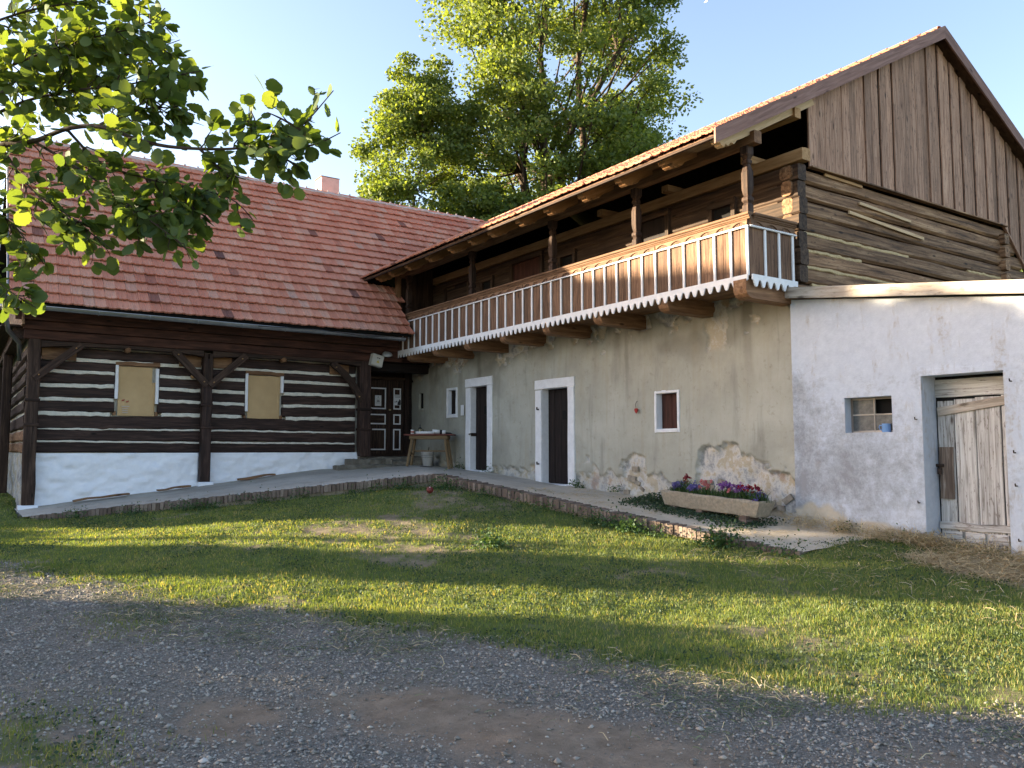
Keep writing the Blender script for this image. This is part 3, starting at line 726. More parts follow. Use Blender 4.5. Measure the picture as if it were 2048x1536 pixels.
# carved gallery posts
PROF = [(4.99, .125), (5.16, .125), (5.20, .085), (5.235, .135), (5.275, .135), (5.31, .085), (5.35, .11), (5.43, .135), (5.66, .135), (5.72, .105), (5.78, .085), (5.80, .115), (5.84, .115), (5.855, .085), (5.88, .10), (5.93, .15), (6.16, .15)]
def carved_post(y, top):
    sec = []; V = []; F = []
    pr = [(z, w) for z, w in PROF[:-1]] + [(top, .15)]
    for z, w in pr:
        h = w / 2; c = h * .22
        V += [(h - c, -h, z), (h, -h + c, z), (h, h - c, z), (h - c, h, z), (-h + c, h, z), (-h, h - c, z), (-h, -h + c, z), (-h + c, -h, z)]
    for i in range(len(pr) - 1):
        for k in range(8): a0 = i * 8 + k; a1 = i * 8 + (k + 1) % 8; F.append((a0, a1, a1 + 8, a0 + 8))
    F.append(tuple((len(pr) - 1) * 8 + k for k in range(8)))
    # local X along the height for the grain
    V = [(z - 4.99, y_, -x_) for x_, y_, z in V]
    return obj('gallery_post', mesh('gallery_post', V, F), 'post', gal, frame((9.5, y, 4.99), (0, 0, 1), (-1, 0, 0)))
for y in (7.87, 10.26, 12.66, 15.69, 18.85): carved_post(y, 6.05)
blk('post_plate', 9.42, 9.58, 7.66, 19.4, 6.05, 6.235, 'bracket', gran, .01)

# ---- upper log wall behind the gallery, and gable log wall
lw = blk('log_wall', 10.62, 10.66, 7.95, 19.6, 4.1, 6.0, 'galwall_shaded', gran)
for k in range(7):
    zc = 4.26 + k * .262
    beam('log', (10.56, 7.70 + random.uniform(-.015, .02), zc), (10.56, 19.5, zc), .20, .252, 'galwall_shaded', lw, .022, n=10, jit=.004)
    if k: beam('chinking', (10.50, 8.1, zc - .131), (10.50, 19.4, zc - .131), .07, .04, 'galwall_shaded', lw, .01, n=20, jit=.005)
gw = blk('gable_log_wall', 10.75, 17.1, 7.98, 8.02, 3.9, 5.95, 'doorblack', gran)
for k in range(8):
    zc = 4.00 + k * .266; h = .235 if k < 7 else .20
    if k == 7: zc -= .02
    beam('log', (10.44 + random.uniform(-.02, .02), 7.90, zc), (17.0 + max(.1, (6.0 - zc - .1) / .94) + random.uniform(.05, .15), 7.90, zc + random.uniform(-.02, .02)), .20, h + .008, 'weather', gw, .038, n=8, jit=.006)
for k, (a, b) in enumerate([(10.9, 13.4), (10.75, 14.3), (10.7, 12.2), (10.7, 13.6), (15.6, 16.9)]):
    zc = 4.135 + min(k, 3) * .266
    beam('chinking', (a, 7.835, zc), (b, 7.835, zc), .06, .055, 'foam', gw, .012, n=18, jit=.006)
beam('lath', (12.15, 7.775, 5.63), (13.65, 7.775, 5.555), .03, .05, 'palewood', gw, .004)
beam('lath', (11.85, 7.775, 5.43), (14.05, 7.775, 5.31), .03, .055, 'palewood', gw, .004)
beam('lath', (11.25, 7.785, 5.94), (12.25, 7.785, 5.925), .03, .05, 'newwood', gw, .004)
for k in range(7):                                                   # ends of the far cross wall showing in the gable
    zc = 4.14 + k * .262; blk('log_end', 16.85, 17.03, 7.70, 7.9, zc - .10, zc + .10, 'weather', gw, .015)
blk('wall_plate', 10.44, 10.64, 7.60, 19.3, 5.985, 6.17, 'newwood', gran, .01)
blk('wall_plate', 10.66, 10.80, 7.72, 19.3, 6.05, 6.25, 'newwood', gran, .01)
for y in (8.5, 10.3, 12.1): blk('tie_beam', 10.30, 11.0, y, y + .16, 6.172, 6.30, 'newwood', gran, .01, axis=0)
# doors and windows of the gallery
def gal_open(name, y0, y1, z0, z1, inner):
    o = blk(name, 10.455, 10.475, y0, y1, z0, z1, inner, gran)
    for a, b in ((y0 - .09, y0), (y1, y1 + .09)): blk('frame_post', 10.40, 10.47, a, b, z0, z1, 'galwall_shaded', o, axis=2)
    blk('frame_head', 10.39, 10.47, y0 - .10, y1 + .10, z1, z1 + .11, 'galwall_shaded', o, axis=1); return o  # frames take the same shade-darkened log tone
gal_open('gallery_door', 10.5, 11.15, 4.13, 5.80, 'doorblack'); gal_open('gallery_door', 14.35, 15.45, 4.13, 5.82, 'shutter')
gal_open('gallery_door', 17.45, 18.55, 4.13, 5.78, 'doorblack')
gal_open('gallery_window', 8.98, 9.38, 5.10, 5.62, 'black'); gal_open('gallery_window', 16.36, 16.74, 5.10, 5.62, 'black'); gal_open('gallery_window', 13.2, 13.6, 5.10, 5.62, 'black')

# ---- gable boarding
ZE, SL, XE, XR = 6.0, .533, 8.6, 14.7
ZR = ZE + (XR - XE) * SL
def roofz(x): return ZE + (x - XE) * SL if x < XR else ZR - (x - XR) * SL
gb = plate('gable', [(10.95, 6.03), (17.0, 6.03), (19.8, 3.6), (19.9, roofz(19.9) - .25), (14.7, ZR - .3), (10.95, roofz(10.95) - .3)], .02, 'doorblack', gran, frame((0, 7.86, 0), (1, 0, 0)))
x = 10.90; k = 0
while x < 19.6:
    w = random.uniform(.155, .205) if k > 6 else random.uniform(.17, .24)
    gap = 0.004 if (k < 7 or 12 <= k <= 16) else random.uniform(.022, .042)
    x1 = x + w
    zb = lambda q: 6.00 if q < 17.0 else 6.00 - (q - 17.0) * .94
    if x < 17.0 < x1: x1 = 17.0
    y = 7.80 - (.028 if (k % 2 and gap > .01) else random.uniform(0, .009))
    top = lambda q: roofz(q) - .13
    pts = [(0, zb(x)), (x1 - x, zb(x1)), (x1 - x, top(x1)), (0, top(x))]
    if x < XR < x1: pts.insert(3, (XR - x, top(XR)))
    V = [(z, yy, -px) for yy in (0, .024) for px, z in [(p[0], p[1] - 6) for p in pts]]; n = len(pts)
    F = [tuple(range(n)), tuple(range(2 * n - 1, n - 1, -1))] + [((q + 1) % n, q, q + n, (q + 1) % n + n) for q in range(n)]
    obj('board', mesh('board', V, F), 'gable', gb, frame((x, y, 6.0), (0, 0, 1), (-1, 0, 0)))
    x = x1 + gap; k += 1
beam('edge_strip', (16.98, 7.775, 6.01), (19.7, 7.775, 3.45), .05, .04, 'gable', gb, .006)
beam('drip_board', (10.85, 7.76, 5.985), (17.05, 7.76, 5.985), .10, .025, 'weather', gb, .004)

# ---- roof of the granary
def valley_y(x): return 18.2 + (roofz(x) - 4.45)
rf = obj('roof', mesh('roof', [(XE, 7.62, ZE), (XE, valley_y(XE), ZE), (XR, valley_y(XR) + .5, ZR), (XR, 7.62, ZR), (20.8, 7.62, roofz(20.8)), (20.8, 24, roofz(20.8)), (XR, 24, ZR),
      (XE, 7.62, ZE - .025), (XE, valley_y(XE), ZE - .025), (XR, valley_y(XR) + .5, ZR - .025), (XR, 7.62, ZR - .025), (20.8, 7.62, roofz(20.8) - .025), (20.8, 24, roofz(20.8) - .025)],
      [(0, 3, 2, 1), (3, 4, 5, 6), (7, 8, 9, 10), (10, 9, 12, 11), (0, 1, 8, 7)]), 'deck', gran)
def tile_mesh(w, L, th=.022, rise=.020, seed=0):
    """interlocking clay tile, x across, y up the slope, z normal; nose at y=0"""
    prof = [(0, .35), (.10, 1.0), (.20, .25), (.42, .1), (.50, .55), (.58, .1), (.80, .2), (.90, .75), (1.0, .55)]
    V = []; F = []
    for (y, lift) in ((-.0, .0), (L, -.064)):
        for px, pz in prof: V.append((px * w, y, pz * rise + th + .036 + lift))
    n = len(prof)
    for px, pz in prof: V.append((px * w, .004, pz * rise * .9 + .024))
    for k in range(n - 1): F.append((k, k + 1, n + k + 1, n + k)); F.append((k + 1, k, 2 * n + k, 2 * n + k + 1))
    F.append((0, n, 2 * n)); F.append((n - 1, 3 * n - 1, 2 * n - 1))
    return mesh('tile', V, F)
def lay_tiles(parent, origin, ax, up, ncol, nrow, tw, tl, keep, n_single):
    ax = Vector(ax); up = Vector(up); nv = ax.cross(up).normalized()
    if nv.z < 0: nv = -nv
    R = Matrix((ax, up, nv)).transposed().to_4x4(); o = Vector(origin)
    variants = []
    for q in range(4):
        me = tile_mesh(tw * .985, tl + .06, .022 + .002 * (q % 2), .026 + .003 * (q // 2)); me.materials.append(M['tile']); variants.append(me)
    vb = np.array([v.co[:] for v in variants[0].vertices]); fb = [tuple(p.vertices) for p in variants[0].polygons]
    single = 0; V = []; F = []; cnt = 0
    for r in range(nrow):
        sag = 0
        for c in range(ncol):
            p = o + ax * (c * tw) + up * (r * tl)
            if not keep(p + ax * tw / 2 + up * tl * .5, r, c): continue
            m = Matrix.Translation(p + nv * (random.gauss(0, .003) + .05 * (float(vnoise(np.array([c * .11]), np.array([r * .17]), 1, 5, 2)[0]) - .5)) + up * random.gauss(0, .006)) @ R @ Matrix.Rotation(random.gauss(0, .008), 4, 'Z') @ Matrix.Rotation(random.gauss(0, .006), 4, 'X')
            if single < n_single:
                link('tile', random.choice(variants), parent, m); single += 1
            else:
                mm = np.array(m); w = vb @ mm[:3, :3].T + mm[:3, 3]
                V.append(w); F += [tuple(i + cnt for i in f) for f in fb]; cnt += len(vb)
    if V:
        obj('upper_tiles', mesh('upper_tiles', np.concatenate(V), F), 'tile', parent, kind='stuff')
upw = Vector((1, 0, SL)).normalized()
TW, TL = .205, .335
nrow = int((XR - XE) * math.sqrt(1 + SL * SL) / TL) + 1
lay_tiles(rf, (XE - .06, 7.62, ZE - .01), (0, 1, 0), upw, 78, nrow, TW, TL, lambda p, r, c: p.y < valley_y(p.x) + .10 and p.x < XR - .02, 300)
for k in range(46):
    y = 7.66 + k * .335
    if y > 22.8: break
    V = []; F = []
    for s, rr in ((0, .115), (.36, .10)):
        for q in range(7): a = math.pi * q / 6; V.append((rr * math.cos(a), s, rr * .75 * math.sin(a)))
    F = [(q, q + 1, q + 8, q + 7) for q in range(6)]
    obj('ridge_tile', mesh('ridge_tile', V, F, True), 'tile', rf, Matrix.Translation((XR, y, ZR + .035)))
# verge boards, rafters with carved tails
for (xa, xb) in ((XE - .10, XR), (20.9, XR)):
    za, zb_ = roofz(xa) - .075, ZR - .075
    d = Vector((xb - xa, 0, zb_ - za)).normalized(); sg = 1 if xb > xa else -1
    pts = [(xa, za - .06), (XR, zb_ - .07), (XR, zb_ + .17), (xa, za + .165)]
    V = [(px - xa, yy, pz - za) for yy in (0, .03) for px, pz in pts]
    m, L = span((xa, 7.595, za), (XR, 7.595, zb_)); mi = m.inverted()
    V = [mi @ Vector((px, 7.57 + yy, pz)) for yy in (0, .03) for px, pz in pts]
    obj('verge_board', mesh('verge_board', V, [(0, 1, 2, 3), (7, 6, 5, 4), (1, 0, 4, 5), (2, 1, 5, 6), (3, 2, 6, 7), (0, 3, 7, 4)]), 'barge', rf, m)
def rafter(y, w=.15, h=.215, x1=12.2, mat='raft'):
    ang = math.atan(SL); cs, sn = math.cos(ang), math.sin(ang)
    L = (x1 - 8.68) / cs
    pts = [(0, 0), (0, -h * .55), (.05, -h * .6), (.06, -h * .82), (.10, -h), (.15, -h * .86), (.19, -h * 1.06), (.27, -h * .92), (.33, -h * 1.12), (.43, -h * .95), (.52, -h), (L, -h), (L, 0)]
    obj('rafter', plate_mesh(pts, w), mat, rf, frame((8.68, y - w / 2, roofz(8.68) - .03), (cs, 0, sn), (-sn, 0, cs)))
for y in (8.85, 9.85, 10.82, 11.83, 12.74, 13.75, 14.53, 15.38, 16.41, 17.47, 18.37, 19.1): rafter(y)
rafter(7.80, .12, .20, 10.88, 'palewood')
beam('purlin', (10.5, 7.70, roofz(10.5) - .26), (10.5, 19.4, roofz(10.5) - .26), .14, .16, 'newwood', rf, .01)
beam('valley_flashing', (XE + .02, valley_y(XE) - .03, ZE + .06), (XE + .5, valley_y(XE + .5) - .03, roofz(XE + .5) + .07), .22, .01, 'zinc', rf, .002, (-.5, -.5, .7))
beam('eave_batten', (XE + .02, 7.66, ZE - .045), (XE + .02, valley_y(XE) - .05, ZE - .045), .05, .03, 'post', rf, .004)
# far end infill of the gallery against the house
blk('end_wall', 9.45, 10.45, 19.30, 19.38, 4.1, 6.4, 'post', gran, axis=2)
blk('end_post', 9.34, 9.46, 19.22, 19.34, 4.9, 6.1, 'bracket', gran)

# ================================================================== WHITE SHED
SO = Vector((10.38, 7.8, 0)); SD = Vector((0, -1, 0)); SN = Vector((-1, 0, 0))
shed = root('whitewashed_shed', (11.4, 5.6, .3), 'whitewashed shed annex with plank door and tiny four-pane window', 'shed')
def sp(s, o, z): p = SO + SD * s + SN * o; return (p.x, p.y, z)
SH = [(.83, 1.54, 1.82, 2.31), (1.95, 2.97, .10, 2.54)]
def patch_shed(u, v):
    n = vnoise(u, v, 2.4, 91, 4, .6)
    b = np.interp(u, [0, .4, .9, 1.4, 1.9, 2.9, 3.6], [.80, .77, .60, .55, .42, .36, .35])
    return sstep(.03, -.03, v - b - (n - .5) * .35)
def stain_shed(u, v):
    n = vnoise(u, v, 1.3, 93, 4, .6)
    return sstep(3.0, 2.4, v + (n - .5) * .8) * (.35 + .65 * np.exp(-((u - 1.0) / .8) ** 2 - ((v - 1.3) / .8) ** 2)) + .5 * np.exp(-((u - .1) / .25) ** 2) * sstep(3.1, 2.6, v)
def hole_fade(u, v):
    f = np.ones_like(u)
    for h in SH:
        d = np.maximum(np.maximum(h[0] - u, u - h[1]), np.maximum(h[2] - v, v - h[3])); f = np.minimum(f, sstep(.0, .15, d))
    return f
def disp_shed(u, v): return .012 + hole_fade(u, v) * ( (vnoise(u, v, .8, 95, 3) - .5) * .05 + (vnoise(u, v, 5, 96, 4) - .5) * .012 - patch_shed(u, v) * .012) + .10 * sstep(.45, .15, v) * (u > 3.0) + .02 * np.exp(-(u / .04) ** 2)
def sw(u, v, d): return (SO.x + SD.x * u + SN.x * d, SO.y + SD.y * u + SN.y * d, np.where(v > 2.6, 2.6 + (v - 2.6) * (4.012 - .135 * np.maximum(u, 0) - .17 - 2.6) / (3.82 - 2.6), v))
swall = obj('wall', wall_grid('shed_wall', -.02, 4.6, -.15, 3.82, .035, SH, sw, disp_shed, {'patch': patch_shed, 'stain': stain_shed}), 'shedwall', shed)
def sbar(name, s0, s1, o0, o1, z0, z1, mat, parent, ch=.006, axis=None, n=1, jit=0.0):
    d = (s1 - s0, z1 - z0, o1 - o0); k = axis if axis is not None else (0 if d[0] >= max(d[1], d[2]) else 1 if d[1] >= d[2] else 2)
    sm, zm, om = (s0 + s1) / 2, (z0 + z1) / 2, (o0 + o1) / 2
    if k == 0: m, L = span(sp(s0, om, zm), sp(s1, om, zm)); me = bar_mesh(L, o1 - o0, z1 - z0, ch, n, jit)
    elif k == 1: m, L = span(sp(sm, om, z0), sp(sm, om, z1), SN); me = bar_mesh(L, s1 - s0, o1 - o0, ch, n, jit)
    else: m, L = span(sp(sm, o0, zm), sp(sm, o1, zm)); me = bar_mesh(L, s1 - s0, z1 - z0, ch, n, jit)
    return obj(name, me, mat, parent, m)
def shed_reveal(s0, s1, z0, z1, dep, parent, sill=True):
    for a, b in ((s0 - .08, s0), (s1, s1 + .08)): sbar('jamb', a, b, -dep, .006, z0, z1, 'shedwall', parent, .002, 1)
    sbar('lintel', s0, s1, -dep, .006, z1, z1 + .08, 'shedwall', parent, .002, 0)
    if sill: sbar('sill', s0, s1, -dep, .008, z0 - .06, z0, 'shedwall', parent, .003, 0)
# window
wi = sbar('window', .81, 1.56, -.25, -.22, 1.80, 2.33, 'black', shed)
shed_reveal(.83, 1.54, 1.82, 2.31, .22, wi)
for a, b in ((.83, .86), (1.18, 1.20), (1.51, 1.54)): sbar('glazing_bar', a, b, -.165, -.135, 1.82, 2.31, 'shedpatch' if b < 1 else 'fascia', wi, .004, 1)
for a, b in ((1.82, 1.85), (2.06, 2.08), (2.28, 2.31)): sbar('glazing_bar', .86, 1.51, -.163, -.137, a, b, 'fascia', wi, .004, 0)
for (a, b, c, d) in ((.86, 1.18, 1.85, 2.06), (1.20, 1.51, 1.85, 2.06), (.86, 1.18, 2.08, 2.28)): sbar('pane', a, b, -.153, -.149, c, d, 'glass', wi, .001, 0)
# door
sd = sbar('door', 1.91, 3.01, -.37, -.345, .24, 2.55, 'black', shed, .003, 1)
shed_reveal(1.95, 2.97, .05, 2.54, .34, sd, False)
bx = [1.965, 2.19, 2.46, 2.77, 2.96]
for k in range(4):
    sbar('plank', bx[k] + .006, bx[k + 1] - .006, -.342 + .004 * (k % 2), -.315, .36, 2.22 + .015 * k, 'shedwood', sd, .006, 1, 4, .002)
sbar('plank', 1.985, 2.17, -.315, -.292, .95, 1.62, 'shedpatch', sd, .006, 1, 4, .003)
sbar('top_board', 1.955, 2.96, -.34, -.312, 2.27, 2.50, 'shedwood', sd, .008, 0, 4, .003)
m, L = span(sp(1.99, -.300, 2.08), sp(2.96, -.300, 2.21)); obj('brace', bar_mesh(L, .028, .115, .006), 'fascia', sd, m)
sbar('ledge', 1.97, 2.95, -.315, -.28, .56, .66, 'shedwood', sd, .01, 0, 4, .004)
for k in range(3): sbar('repair_board', 2.01 + k * .28, 2.25 + k * .28, -.312, -.285, .41, .54, 'shedwood', sd, .005, 0)
sbar('sill_board', 1.95, 2.97, -.33, -.22, .26, .36, 'fascia', sd, .02, 0, 6, .008)
sbar('hasp', 1.92, 2.05, -.285, -.27, 1.36, 1.40, 'iron', sd, .004, 0)
ob = obj('padlock', bar_mesh(.075, .055, .028, .008), 'iron', sd, frame(sp(2.005, -.255, 1.265), (0, 0, 1), SN))
tube('shackle', [sp(1.985, -.255, 1.33), sp(1.985, -.255, 1.375), sp(2.005, -.255, 1.392), sp(2.025, -.255, 1.375), sp(2.025, -.255, 1.33)], .006, 'iron', ob, 6)
for s, z in ((1.88, 1.98), (1.88, .90), (3.06, 2.40), (3.07, 1.55), (3.07, 1.16), (3.08, .52)):
    tube('hinge_hook', [sp(s, .0, z), sp(s, .06, z), sp(s, .065, z + .03)], .008, 'iron', swall, 6)
# lean-to roof falling away from the gable : verge board and slab
fz = lambda s: 4.012 - .135 * s
m, L = span(sp(-.10, .16, fz(-.10) - .08), sp(4.9, .16, fz(4.9) - .08)); srf = obj('verge_board', bar_mesh(L, .032, .165, .004, 6, .001), 'fascia', shed, m)
rp = [sp(.06, .143, fz(.06) - .02), sp(4.9, .143, fz(4.9) - .02), (17.5, 2.9, fz(4.9) - .02), (17.5, 7.74, fz(.06) - .02)]
V = [Vector(p) for p in rp] + [Vector(p) - Vector((0, 0, .06)) for p in rp]
obj('roof_slab', mesh('roof_slab', V, [(0, 1, 2, 3), (7, 6, 5, 4)] + [((q + 1) % 4, q, q + 4, (q + 1) % 4 + 4) for q in range(4)]), 'doorblack', shed)
blk('south_wall', 10.39, 17.4, 3.2, 3.26, -.1, 3.33, 'shedwall', shed, axis=0)
sbar('wall_core', .2, .75, -.5, -.45, 0, 3.6, 'doorblack', shed, .01)
sbar('wall_core', 3.0, 4.6, -.5, -.45, 0, 3.3, 'doorblack', shed, .01)

# ================================================================== LOG FARMHOUSE (left)
house = root('log_farmhouse', (5, 21, .5), 'dark log farmhouse with white chinking and red tiled roof', 'house')
YF = 19.2
def plinth_disp(u, v): return (vnoise(u, v, 1.2, 101, 3) - .5) * .06 + (vnoise(u, v * 1.9, 3.6, 102, 4, .6) - .5) * .13
for (a, b) in ((1.28, 4.50), (4.74, 8.42)):
    obj('plinth', wall_grid('plinth', a, b, .05, 1.505, .04, [], lambda u, v, d: (u, YF + .13 - d, v), plinth_disp, {'patch': lambda u, v: 0 * u}), 'limewash', house)
blk('plinth_core', 1.3, 8.4, 19.42, 19.6, .1, 1.5, 'limewash', house)
hw = blk('log_wall', 1.25, 8.5, 19.52, 19.6, 1.5, 3.8, 'lime', house)
rows = [(1.51, 1.72), (1.755, 1.985), (2.02, 2.295), (2.375, 2.60), (2.67, 2.88), (2.955, 3.165), (3.235, 3.42), (3.49, 3.70)]
WIN = [(2.80, 3.60, 2.32, 3.40), (5.58, 6.40, 2.30, 3.34)]
for bi, (a, b) in enumerate(((1.33, 4.54), (4.70, 8.30))):
    w = WIN[bi]
    for k, (z0, z1) in enumerate(rows):
        dz0, dz1 = (.03, -.05) if k < 3 else ((.02, -.04) if bi == 0 else (-.02, -.02))
        segs = [(a, b)] if not (z0 < w[3] - .1 and z1 > w[2] + .02) else [(a, w[0] - .035), (w[1] + .035, b)]
        for (s, e) in segs:
            sl = lambda q: (1 - (q - 1.2) / 7.3) * dz0 * 0 + (.015 * math.sin(q * 1.3 + k))
            beam('log', (s, 19.47, (z0 + z1) / 2 + sl(s)), (e, 19.47, (z0 + z1) / 2 + sl(e)), .15, z1 - z0, 'logdark', hw, .022, n=max(2, int((e - s) / .4)), jit=.006)
        if k < len(rows) - 1:
            c0, c1 = z1, rows[k + 1][0]
            segs = [(a, b)] if not (c0 < w[3] - .05 and c1 > w[2] + .05) else [(a, w[0] - .06 if k != 2 else w[0] - .12), (w[1] + .06 if k != 2 else w[1] + .12, b)]
            for (s, e) in segs:
                beam('chinking', (s, 19.445, (c0 + c1) / 2 + .015 * math.sin(s * 1.3 + k)), (e, 19.445, (c0 + c1) / 2 + .015 * math.sin(e * 1.3 + k)), .085, c1 - c0 + .006, 'lime', hw, .008, n=max(3, int((e - s) / .12)), jit=.0055)
# boarded windows
for bi, (x0, x1, z0, z1) in enumerate(WIN):
    wd = blk('window', x0 - .03, x1 + .03, 19.53, 19.56, z0 - .02, z1 + .04, 'black', house, axis=2)
    xm = x1 - .09
    for (a, b, yy) in ((x0 + .03, xm, 19.44), (xm - .02, x1 - .02, 19.452)):
        zt = z1 - .02 if b == xm else z1 - .35 if bi == 0 else z1 - .01
        n = 8; V = []; F = []
        for i in range(n + 1):
            for j in range(n + 1):
                V.append((a + (b - a) * i / n - a, -.018 * math.sin(math.pi * i / n) * math.sin(2.4 * j / n + .5) + random.gauss(0, .0015), (zt - z0 + .01) * j / n))
        F = [(i * (n + 1) + j, (i + 1) * (n + 1) + j, (i + 1) * (n + 1) + j + 1, i * (n + 1) + j + 1) for i in range(n) for j in range(n)]
        q = obj('cardboard_sheet', mesh('cardboard_sheet', V, F, True), 'card', wd, Matrix.Translation((a, yy, z0 - .01)))
    blk('head_board', x0 - .04, x1 + .06, 19.39, 19.5, z1 - .005, z1 + .085, 'bracket', wd, .012, 6, .006, axis=0)
    for (xx, za, zb_) in ((x0 - .01, 2.67, 3.40) if bi == 0 else (x0 - .01, 2.47, 3.36), (x1 + .01, 2.58, 3.36) if bi == 0 else (x1 + .01, 2.93, 3.33)):
        blk('side_strip', xx - .032, xx + .032, 19.375, 19.46, za, zb_, 'white', wd, .006, 4, .002)
    for xx in (x0 - .03, x1 + .02): blk('stub', xx - .03, xx + .03, 19.44, 19.52, z0, z0 + .09, 'bracket', wd, .004)
    if bi == 0:
        for k, (dx, dz) in enumerate(((.10, .30), (.185, .275))):
            plate('print_mark', [(0, 0), (.055, .012), (.07, .05), (.045, .038), (.012, .035)], .002, 'redink', wd, frame((x0 + dx, 19.415, z0 + dz), (1, 0, 0)))
        for k in range(4): blk('print_mark', x0 + .12 - (.015 if k == 3 else 0), x0 + .235 + (.03 if k == 3 else 0), 19.413, 19.416, z0 + .045 + k * .045, z0 + .067 + k * .045, 'paleink', wd, .001)
# posts
def hpost(xc, w, z0, z1, mat='post', stone=True, y0=19.10, y1=19.32):
    p = blk('post', xc - w / 2, xc + w / 2, y0, y1, z0, z1, mat, house, .02, 8, .006)
    for z in (2.55, 2.05):
        blk('post_collar', xc - w / 2 - .018, xc + w / 2 + .018, y0 - .018, y1 + .01, z, z + .06, mat, p, .012, axis=0)
    if stone: blk('post_stone', xc - w / 2 - .05, xc + w / 2 + .06, y0 - .06, y1 + .05, z0 - .16, z0 - .005, 'limewash', p, .03, axis=0)
    return p
hpost(1.215, .235, .47, 3.84); hpost(4.62, .215, .86, 3.62, 'logdark'); hpost(8.46, .30, 1.40, 3.84, 'logdark', False)
blk('post_head', 4.53, 4.61, 19.08, 19.34, 3.12, 3.74, 'post', house); blk('post_head', 4.64, 4.71, 19.08, 19.34, 3.12, 3.74, 'post', house)
# braces
def brace(p, q, w=.15, bow=.0):
    a = Vector((p[0], 19.12, p[1])); b = Vector((q[0], 19.12, q[1])); d = (b - a); nrm = Vector((-d.z, 0, d.x)).normalized()
    n = 6; top = []; bot = []
    for k in range(n + 1):
        c = a + d * k / n + nrm * bow * math.sin(math.pi * k / n)
        top.append(c + nrm * w / 2); bot.append(c - nrm * w / 2)
    m, L = span(a, b, (0, 0, 1)); mi = m.inverted()
    V = [mi @ Vector((c.x, c.y + yy, c.z)) for yy in (-.055, .055) for c in top + bot[::-1]]; k = 2 * (n + 1)
    br = obj('brace', mesh('brace', V, [tuple(range(k)), tuple(range(2 * k - 1, k - 1, -1))] + [((i + 1) % k, i, i + k, (i + 1) % k + k) for i in range(k)]), 'post', house, m)
    for c in (a + d * .1, a + d * .88): 
        tube('peg', [(c.x, 19.03, c.z), (c.x, 19.08, c.z)], .016, 'newwood', br, 6)
brace((1.22, 3.02), (2.06, 3.76)); brace((4.60, 3.02), (3.88, 3.76)); brace((4.66, 3.02), (5.46, 3.75)); brace((8.34, 2.80), (7.55, 3.70), .15, -.09)
# eave beams
def arch_beam(x0, x1, z0, z1, sag, y):
    n = 12; pts = [(x1 - x0, z1 - z0), (0, z1 - z0)] + [((x1 - x0) * k / n, -.07 * (1 - math.sin(math.pi * k / n) ** .5) + sag) for k in range(n + 1)]
    obj('arched_lintel', plate_mesh(pts, .20), 'post', house, frame((x0, y, z0), (1, 0, 0)))
arch_beam(1.33, 4.52, 3.735, 3.80, .0, 19.11); arch_beam(4.72, 8.32, 3.725, 3.80, .0, 19.11)
beam('eave_beam', (1.02, 19.20, 3.91), (8.62, 19.20, 3.885), .24, .19, 'beamred', house, .012, n=10, jit=.003)
beam('eave_beam', (1.0, 19.16, 4.10), (8.9, 19.16, 4.085), .22, .18, 'beamred', house, .012, n=10, jit=.003)
beam('eave_beam', (.85, 19.05, 4.315), (9.3, 19.05, 4.31), .10, .24, 'beamred', house, .008, n=4, jit=.002)
beam('eave_beam', (8.66, 19.25, 4.02), (9.46, 19.25, 4.02), .22, .38, 'beamred', house, .012)
beam('eave_beam', (8.6, 19.55, 3.72), (10.44, 19.55, 3.72), .26, .24, 'doorblack', house, .015, n=4, jit=.004)
beam('eave_beam', (8.6, 19.5, 3.96), (10.44, 19.5, 3.96), .2, .2, 'beamred', house, .01)
for x in (2.95, 6.35): tube('joist_end', [(x, 19.06, 3.70), (x, 19.3, 3.70)], .055, 'bracket', house, 10)
for x, z in ((1.62, 3.34), (4.35, 3.22), (4.98, 3.25)): tube('joist_end', [(x, 19.20, z), (x, 19.5, z)], .05, 'newwood', house, 10)
for (a, b) in ((1.36, 2.0), (4.05, 4.52), (4.72, 5.2), (7.6, 8.1)): blk('infill_board', a, b, 19.36, 19.40, 3.44, 3.70, 'bracket', house, .01, axis=0)
# recessed entrance
blk('entrance_back', 8.6, 10.5, 20.42, 20.5, 1.3, 4.2, 'doorblack', house, axis=0)
blk('entrance_side', 8.45, 8.6, 19.33, 20.45, 1.2, 4.2, 'logdark', house, axis=2)
blk('entrance_ceiling', 8.5, 10.5, 19.4, 20.5, 4.15, 4.2, 'doorblack', house)
for a, b in ((8.90, 9.02), (10.12, 10.24)): blk('door_post', a, b, 20.24, 20.40, 1.44, 3.85, 'logdark', house)
blk('door_transom', 9.02, 10.12, 20.26, 20.38, 3.46, 3.54, 'post', house)
ed = blk('entrance_door', 9.025, 10.115, 20.345, 20.375, 1.45, 3.455, 'logdark', house, axis=2)
blk('door_leaf', 9.03, 9.655, 20.31, 20.343, 1.455, 3.45, 'post', ed, .005); blk('door_leaf', 9.665, 10.11, 20.31, 20.343, 1.455, 3.45, 'post', ed, .005)
blk('meeting_strip', 9.63, 9.69, 20.292, 20.312, 1.47, 3.44, 'logdark', ed, .006)
def trim(x0, x1, z0, z1):
    t = .035
    blk('panel_trim', x0, x1, 20.295, 20.312, z1 - t, z1, 'white', ed, .003, axis=0); blk('panel_trim', x0, x1, 20.295, 20.312, z0, z0 + t, 'white', ed, .003, axis=0)
    blk('panel_trim', x0, x0 + t, 20.296, 20.312, z0 + t, z1 - t, 'white', ed, .003, axis=2); blk('panel_trim', x1 - t, x1, 20.296, 20.312, z0 + t, z1 - t, 'white', ed, .003, axis=2)
    blk('panel', x0 + t + .01, x1 - t - .01, 20.302, 20.312, z0 + t + .01, z1 - t - .01, 'post', ed, .004)
